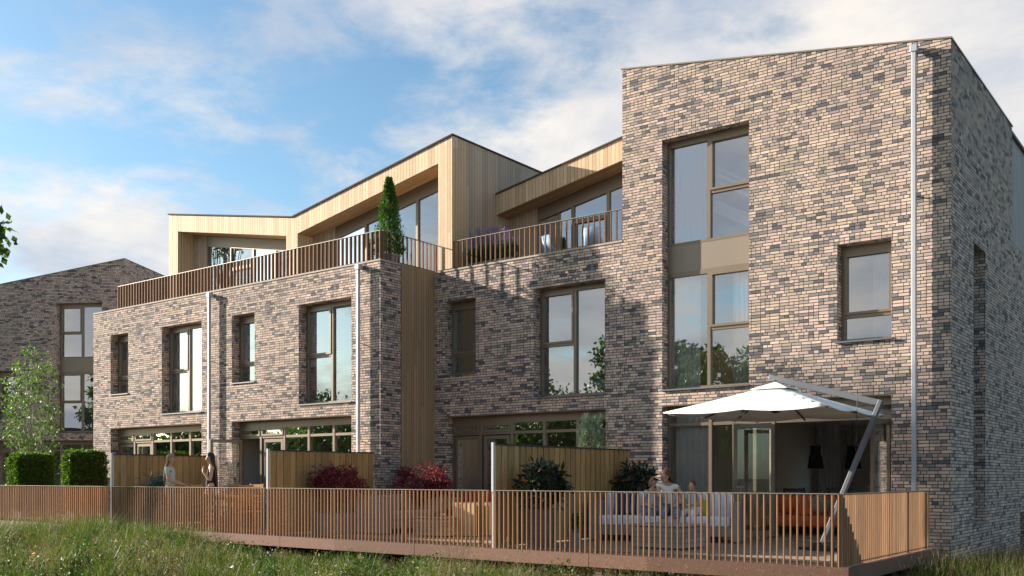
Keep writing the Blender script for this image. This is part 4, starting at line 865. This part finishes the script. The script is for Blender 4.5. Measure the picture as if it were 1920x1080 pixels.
# roof terrace chairs
BLUEP=plain('blue_plastic',(.25,.40,.62),.45)
def shell_chair(x,y,z,rz,label):
    r=empty('lounge_chair',(x,y,z),label,'chair',rz,'pale blue chairs on the roof terrace'); q=MB(); n=10; vs=[];prof=[(-.22,.44),(-.1,.40),(.1,.39),(.2,.42),(.26,.60),(.30,.82)]
    for i,(yy,zz) in enumerate(prof):
        for j in range(n+1): t=j/n*2-1; vs.append((t*.24*(1-.1*(i>3)),yy-.05*t*t*(i>2),zz+.06*t*t*(i<4)))
    q.add(vs,[(i*(n+1)+j,i*(n+1)+j+1,(i+1)*(n+1)+j+1,(i+1)*(n+1)+j) for i in range(5) for j in range(n)]); o=q.build('seat_shell',BLUEP,r,world=False,smooth=True,recalc=False); md=o.modifiers.new('thick','SOLIDIFY'); md.thickness=.015
    for sx in (-1,1):
        for sy in (-1,1): MB().tube([(sx*.12,sy*.1,.39),(sx*.24,sy*.23,0)],.012,6).build('leg',STEEL,r,world=False)
shell_chair(-13.75,19.75,6.36,R(160),'pale blue terrace chair left behind the roof railing'); shell_chair(-12.55,19.75,6.36,R(200),'pale blue terrace chair right behind the roof railing nearest the tall house')

# ---------------------------------------------------------------- parasol
def parasol():
    r=empty('cantilever_parasol',(-5.9,16.5,0),'large square white cantilever parasol over the sofa deck','parasol')
    cx,cy,h=-6.82,16.75,1.47; ze,zt=2.40,2.93; N=12; vs=[];fs=[]
    def q(i,j): # grid over the square, sagging between the ribs
        a=(i/N*2-1); b=(j/N*2-1); m=max(abs(a),abs(b)); along=(b/a if abs(a)>=abs(b) else a/b) if m>1e-6 else 0
        z=zt-(zt-ze)*m**.92; sag=.045*m*abs(math.sin(2*math.pi*(along+1)/2*1.0))
        pull=1-.028*m*math.sin(math.pi*(along+1)/2)**2*(m>.99)
        return (cx+a*h*pull,cy+b*h*pull,z-sag)
    for i in range(N+1):
        for j in range(N+1): vs.append(q(i,j))
    fs=[(i*(N+1)+j,(i+1)*(N+1)+j,(i+1)*(N+1)+j+1,i*(N+1)+j+1) for i in range(N) for j in range(N)]
    o=MB().add(vs,fs).build('canopy',CANVAS,r,smooth=True); md=o.modifiers.new('thick','SOLIDIFY'); md.thickness=.012
    v=[(cx+a*.34,cy+b*.34,2.83) for a,b in ((-1,-1),(1,-1),(1,1),(-1,1))]+[(cx,cy,2.97)]; o2=MB().add(v,[(0,1,4),(1,2,4),(2,3,4),(3,0,4)]).build('vent',CANVAS,o); md=o2.modifiers.new('thick','SOLIDIFY'); md.thickness=.008
    for a,b in [(-1,-1),(0,-1),(1,-1),(1,0),(1,1),(0,1),(-1,1),(-1,0)]:
        MB().beam((cx+a*.05,cy+b*.05,zt-.10),(cx+a*h*.985,cy+b*h*.985,ze-.03-.02*(a==0 or b==0)),.018,.026).build('rib',DARKM,r)
        MB().beam((cx+a*.06,cy+b*.06,2.47),(cx+a*h*.42,cy+b*h*.42,2.62),.014,.02).build('strut',DARKM,r)
    MB().lathe([(.001,2.40),(.07,2.42),(.09,2.47),(.06,2.52),(.03,2.53),(.03,2.98),(.05,2.99),(.001,3.0)],(cx,cy,0),14,False).build('hub',DARKM,r,smooth=True)
    MB().beam((cx-.12,cy,3.06),(-4.98,16.72,2.50),.06,.11).build('arm',STEEL,r,bevel=.01)
    MB().beam((cx-.02,cy,2.98),(cx-.02,cy,3.05),.05,.05).build('hanger',DARKM,r)
    MB().beam((-4.96,16.72,2.55),(-5.88,16.5,.12),.075,.11,(0,1,0)).build('pole',STEEL,r,bevel=.01)
    m=MB(); m.tube([(-5.02,16.66,2.44),(-5.02,16.78,2.44)],.05,12); m.build('joint',DARKM,r,smooth=False)
    MB().tube([(-5.35,16.7,2.60),(-5.36,16.65,1.7)],.006,5).build('crank_cord',DARKM,r)
    MB().box(-6.05,-5.72,16.32,16.68,0,.12).build('base',DARKM,r,bevel=.01); MB().box(-6.3,-5.45,16.46,16.54,.0,.05).build('base_bar',DARKM,r)
parasol()

# ---------------------------------------------------------------- people
SKIN=plain('skin',(.52,.31,.21),.55,0,.04); HAIRB=plain('blonde_hair',(.34,.20,.09),.55,0,.25,30); HAIRK=plain('black_hair',(.012,.009,.008),.35,0,.2,30); HAIRR=plain('brown_hair',(.10,.045,.022),.5,0,.25,30); HAIRF=plain('fair_hair',(.26,.18,.10),.6,0,.2,30)
GREYT=plain('grey_tee',(.48,.53,.49),.95,0,.06); GREYP=plain('grey_trousers',(.48,.50,.47),.95,0,.08); NAVY=plain('navy_top',(.015,.018,.03),.9); LBLUE=plain('pale_blue_cloth',(.45,.53,.62),.95,0,.06); WHITEC=plain('white_shirt',(.74,.74,.73),.95,0,.04)
STRIPEZ=board_mat('striped_trousers',[(.70,.70,.72),(.03,.04,.09)],.03,.001,.9,axis='z',dark=(.2,.2,.25),long=9); PRINT=plain('printed_blue',(.16,.22,.34),.95,0,.5,22); EYE=plain('eye',(.03,.02,.02),.3); LIP=plain('lips',(.40,.13,.11),.5)
def skin(name,V,Ed,m,parent,sub=1,root=0):
    """V = list of (position, radius or (rx,ry)); Ed = edges; grown with a skin modifier"""
    me=bpy.data.meshes.new(name); me.from_pydata([v[0] for v in V],Ed,[]); o=bpy.data.objects.new(name,me); C.objects.link(o); o.parent=parent; me.materials.append(m)
    md=o.modifiers.new('skin','SKIN'); md.use_smooth_shade=True; md.branch_smoothing=.3
    for i,v in enumerate(V):
        r=v[1]; me.skin_vertices[0].data[i].radius=(r,r) if isinstance(r,(int,float)) else r
    me.skin_vertices[0].data[root].use_root=True
    s=o.modifiers.new('sub','SUBSURF'); s.levels=sub; s.render_levels=sub; return o
def chain(V,Ed,start,pts):
    k=start
    for p in pts: V.append(p); Ed.append((k,len(V)-1)); k=len(V)-1
    return k
def hand(V,Ed,wrist,d,side,up,s=1.0):
    """palm, four fingers and a thumb; d = pointing direction, side = towards the thumb, up = back of the hand"""
    d=Vector(d).normalized(); sd=Vector(side).normalized(); n=Vector(up).normalized(); w=Vector(V[wrist][0])
    palm=chain(V,Ed,wrist,[(w+d*.05*s,.026*s)])
    for i,(o,l) in enumerate(((.024,.062),(.008,.072),(-.008,.068),(-.023,.053))):
        b=w+d*.085*s+sd*o*s; chain(V,Ed,palm,[(b,.0095*s),(b+d*l*.5*s-n*.008*s,.0085*s),(b+d*l*.82*s-n*.028*s,.0065*s)])
    chain(V,Ed,palm,[(w+d*.05*s+sd*.038*s,.0105*s),(w+d*.085*s+sd*.052*s-n*.012*s,.008*s)])
def face(r,c,fw,s=1.0,up=Vector((0,0,1))):
    fw=Vector(fw).normalized(); rt=fw.cross(up).normalized(); up=rt.cross(fw).normalized(); c=Vector(c); rot=Matrix((fw,-rt,up)).transposed()
    for q in (-1,1): MB().ell(c+fw*.082*s+rt*.031*q*s+up*.012*s,(.009*s,.013*s,.007*s),8,6,rot).build('eye',EYE,r,world=False,smooth=True)
    MB().ell(c+fw*.088*s-up*.045*s,(.007*s,.022*s,.007*s),8,6,rot).build('mouth',LIP,r,world=False,smooth=True)
def headverts(V,Ed,neck,c,fw,s=1.0,up=Vector((0,0,1))):
    fw=Vector(fw).normalized(); c=Vector(c); up=Vector(up)
    a=chain(V,Ed,neck,[(c-up*.075*s+fw*.012*s,.058*s),(c-up*.025*s+fw*.008*s,.078*s),(c+up*.035*s-fw*.005*s,.084*s),(c+up*.085*s-fw*.01*s,.055*s)])
    k=len(V)-3; chain(V,Ed,k,[(c-up*.018*s+fw*.085*s,.012*s),(c-up*.024*s+fw*.104*s,.009*s)])
def ears(r,c,fw,s):
    fw=Vector(fw).normalized(); rt=fw.cross(Vector((0,0,1))).normalized(); rot=Matrix((fw,-rt,Vector((0,0,1)))).transposed()
    for q in (-1,1): MB().ell(Vector(c)+rt*.08*q*s-Vector((0,0,.01)),(.02*s,.009*s,.03*s),8,6,rot).build('ear',SKIN,r,world=False,smooth=True)
def hairshell(r,c,fw,m,s=1.0,length=0,back=0,w=.09,name='hair'):
    """cap of hair round the skull, left open over the face, with an optional fall down the back"""
    fw=Vector(fw).normalized(); rt=fw.cross(Vector((0,0,1))).normalized(); c=Vector(c); q=MB()
    vs=[];fs=[]; nu,nv=24,12
    for j in range(nv+1):
        ph=math.pi*.70*j/nv
        for i in range(nu):
            a=2*math.pi*i/nu; dx=math.cos(a); lim=math.pi*(.36 if dx>.55 else .44 if dx>.2 else .70); p=min(ph,lim)
            vs.append(c+fw*(math.sin(p)*dx*.098*s-.012*s)+rt*math.sin(p)*math.sin(a)*.093*s+Vector((0,0,math.cos(p)*.118*s+.015*s)))
    fs=[(j*nu+i,(j+1)*nu+i,(j+1)*nu+(i+1)%nu,j*nu+(i+1)%nu) for j in range(nv) for i in range(nu)]
    q.add(vs,fs)
    if length:
        for t in range(17):
            f=(t/16-.5)*2; x0=c-fw*(.075-.03*abs(f))*s+rt*f*w*.85*s; pts=[x0+Vector((0,0,.05))]
            for k in range(1,7): pts.append(x0-fw*back*math.sin(k/6*1.6)*(.9)+rt*f*.02*k/6+Vector((0,0,-length*k/6*(1+.06*math.sin(t*2.7)))))
            q.tube(pts,[.022*s,.026*s,.026*s,.025*s,.022*s,.016*s,.005*s],6)
    q.build(name,m,r,world=False,smooth=True,recalc=False)
K=1.085
def v3(x,y,z): return Vector((x*K,y*K,z*K))
def standing(name_label,loc,rz,hair,hlen,top,bottom,armL,armR,wide=False,sleeve=True,lean=0):
    r=empty('person',loc,name_label,'woman',rz); V=[(v3(0,0,.95),.115*K)]; Ed=[]
    ch=chain(V,Ed,0,[(v3(.0,0,1.10),.092*K),(v3(-.01,0,1.26),.105*K),(v3(-.015,0,1.37),.075*K),(v3(-.005,0,1.45),.042*K)]); sh=ch-1
    headc=v3(.02,0,1.575); headverts(V,Ed,ch,headc,(1,0,-.04),1.0*K)
    for s in (-1,1):
        chain(V,Ed,0,[(v3(0,s*.085,.88),.085*K),(v3(.015,s*.09,.50),.052*K),(v3(.0,s*.09,.30),.048*K),(v3(-.01,s*.09,.09),.033*K),(v3(.07,s*.10,.035),.030*K),(v3(.15,s*.105,.025),.022*K)])
    for s,arm in ((1,armL),(-1,armR)):
        e=chain(V,Ed,sh,[(v3(-.01,s*.15,1.36),.048*K),(v3(*arm[0]),.034*K),(v3(*arm[1]),.022*K)]); hand(V,Ed,e,arm[2],arm[3],arm[4],K)
    skin('body',V,Ed,SKIN,r,2); face(r,headc,(1,0,-.04),K); ears(r,headc,(1,0,0),K); hairshell(r,headc,(1,0,0),hair,K,hlen,.10)
    # clothes
    T=[(v3(0,0,.93),.112*K)]; Te=[]; c=chain(T,Te,0,[(v3(0,0,1.0),.124*K),(v3(.0,0,1.10),.112*K),(v3(-.01,0,1.26),.130*K),(v3(-.012,0,1.36),.092*K)])
    for s,arm in ((1,armL),(-1,armR)):
        if sleeve: a=Vector(arm[0])*K; sv=v3(-.01,s*.155,1.355); chain(T,Te,c,[(sv,.058*K),(sv.lerp(a,.65),.052*K)])
        else: chain(T,Te,c,[(v3(-.01,s*.07,1.40),.02*K)])
    skin('top',T,Te,top,r,2)
    Bv=[(v3(0,0,1.04),.108*K)]; Be=[]; hp=chain(Bv,Be,0,[(v3(0,0,.94),.128*K)])
    for s in (-1,1): chain(Bv,Be,hp,[(v3(0,s*.085,.86),.100*K),(v3(.01,s*.095,.50),(.085 if wide else .064)*K),(v3(.0,s*.10,.13 if wide else .12),(.10 if wide else .048)*K)])
    skin('trousers',Bv,Be,bottom,r,2)
    return r
standing('woman with long fair hair, grey top and grey trousers by the railing',(-21.27,14.0,0),R(36),HAIRB,.62,GREYT,GREYP,
   ((.02,.20,1.10),(.22,.17,1.0),(1,-.1,-.25),(0,-1,.2),(0,0,1)),((.03,-.21,1.10),(.26,-.15,1.02),(1,.1,-.2),(0,1,.2),(0,0,1)))
standing('woman with long black hair, dark top and striped trousers, hand at her chest',(-19.55,13.95,0),R(236),HAIRK,.72,NAVY,STRIPEZ,
   ((.02,.21,1.08),(.16,.10,1.27),(.1,-.5,.8),(-.3,-.3,.6),(1,0,.1)),((.04,-.22,1.09),(.10,-.20,.84),(.1,0,-1),(1,0,0),(0,-1,0)),wide=True,sleeve=False)
def seated(label,cat,lx,rz,s,hair,hlen,top,bottom,headoff,fw,armL,armR,leanf=0,leans=0,sleeve=True):
    """sits on the sofa; local x forward, z=0 is the seat top"""
    x,y=son(lx,.02); r=empty('person',(x,y,.50),label,cat,rz)
    v=lambda a,b,c:Vector((a*s,b*s,c*s))
    V=[(v(0,0,.09),.12*s)];Ed=[]
    c=chain(V,Ed,0,[(v(leanf*.3,leans*.3,.25),.095*s),(v(leanf*.7,leans*.7,.40),.105*s),(v(leanf,leans,.52),.075*s),(v(leanf*1.1,leans*1.1,.60),.042*s)])
    hc=v(leanf*1.25+headoff[0],leans*1.2+headoff[1],.715+headoff[2]); headverts(V,Ed,c,hc,fw,s*1.0)
    for q in (-1,1): chain(V,Ed,0,[(v(.06,q*.09,.07),.085*s),(v(.44,q*.11,.09),.056*s),(v(.46,q*.11,-.12),.05*s),(v(.43,q*.11,-.38),.034*s),(v(.50,q*.11,-.43),.03*s),(v(.58,q*.115,-.44),.022*s)])
    for q,arm in ((1,armL),(-1,armR)):
        e=chain(V,Ed,c-1,[(v(leanf,leans+q*.155,.50),.048*s),(v(*arm[0]),.036*s),(v(*arm[1]),.024*s)]); hand(V,Ed,e,arm[2],(0,-q,.3),(0,0,1),s)
    skin('body',V,Ed,SKIN,r,2); face(r,hc,fw,s); ears(r,hc,fw,s); hairshell(r,hc,fw,hair,s,hlen,.06)
    T=[(v(0,0,.08),.135*s)];Te=[]; c=chain(T,Te,0,[(v(leanf*.3,leans*.3,.25),.108*s),(v(leanf*.7,leans*.7,.40),.118*s),(v(leanf,leans,.505),.084*s)])
    for q,arm in ((1,armL),(-1,armR)):
        sv=v(leanf,leans+q*.16,.495); e=Vector(arm[0])*s; chain(T,Te,c,[(sv,.058*s),(sv.lerp(e,.6 if sleeve else .12),.05*s)])
    skin('shirt',T,Te,top,r,2)
    Bv=[(v(0,0,.10),.128*s)];Be=[]
    for q in (-1,1): chain(Bv,Be,0,[(v(.08,q*.09,.085),.098*s),(v(.44,q*.11,.095),.068*s),(v(.47,q*.11,-.06),.062*s)])
    skin('trousers',Bv,Be,bottom,r,2); return r
FZ=SA-R(90)
seated('mother with brown hair in a white sleeveless shirt leaning towards the fair boy','woman',.08,FZ+R(8),1.14,HAIRR,.16,WHITEC,PRINT,(.05,-.03,-.03),(.55,-.75,-.30),((.14,.24,.28),(.34,.10,.20),(1,-.3,-.1)),((.22,-.20,.34),(.42,-.16,.34),(1,0,.1)),.12,-.05,False)
seated('fair haired boy looking up at his mother from the left','boy',-.36,FZ+R(35),.91,HAIRF,0,LBLUE,PRINT,(-.02,0,.0),(.55,.55,.45),((.16,.22,.28),(.34,.12,.22),(1,-.2,0)),((.16,-.22,.28),(.36,-.10,.18),(1,.2,0)),.05,.06)
seated('small brown haired boy looking down at the mother\'s right','boy',.56,FZ-R(15),.86,HAIRR,0,LBLUE,WHITEC,(.05,0,-.03),(.8,0,-.6),((.18,.20,.28),(.32,.06,.26),(1,-.5,0)),((.18,-.20,.28),(.32,-.06,.26),(1,.5,0)),.12,0)
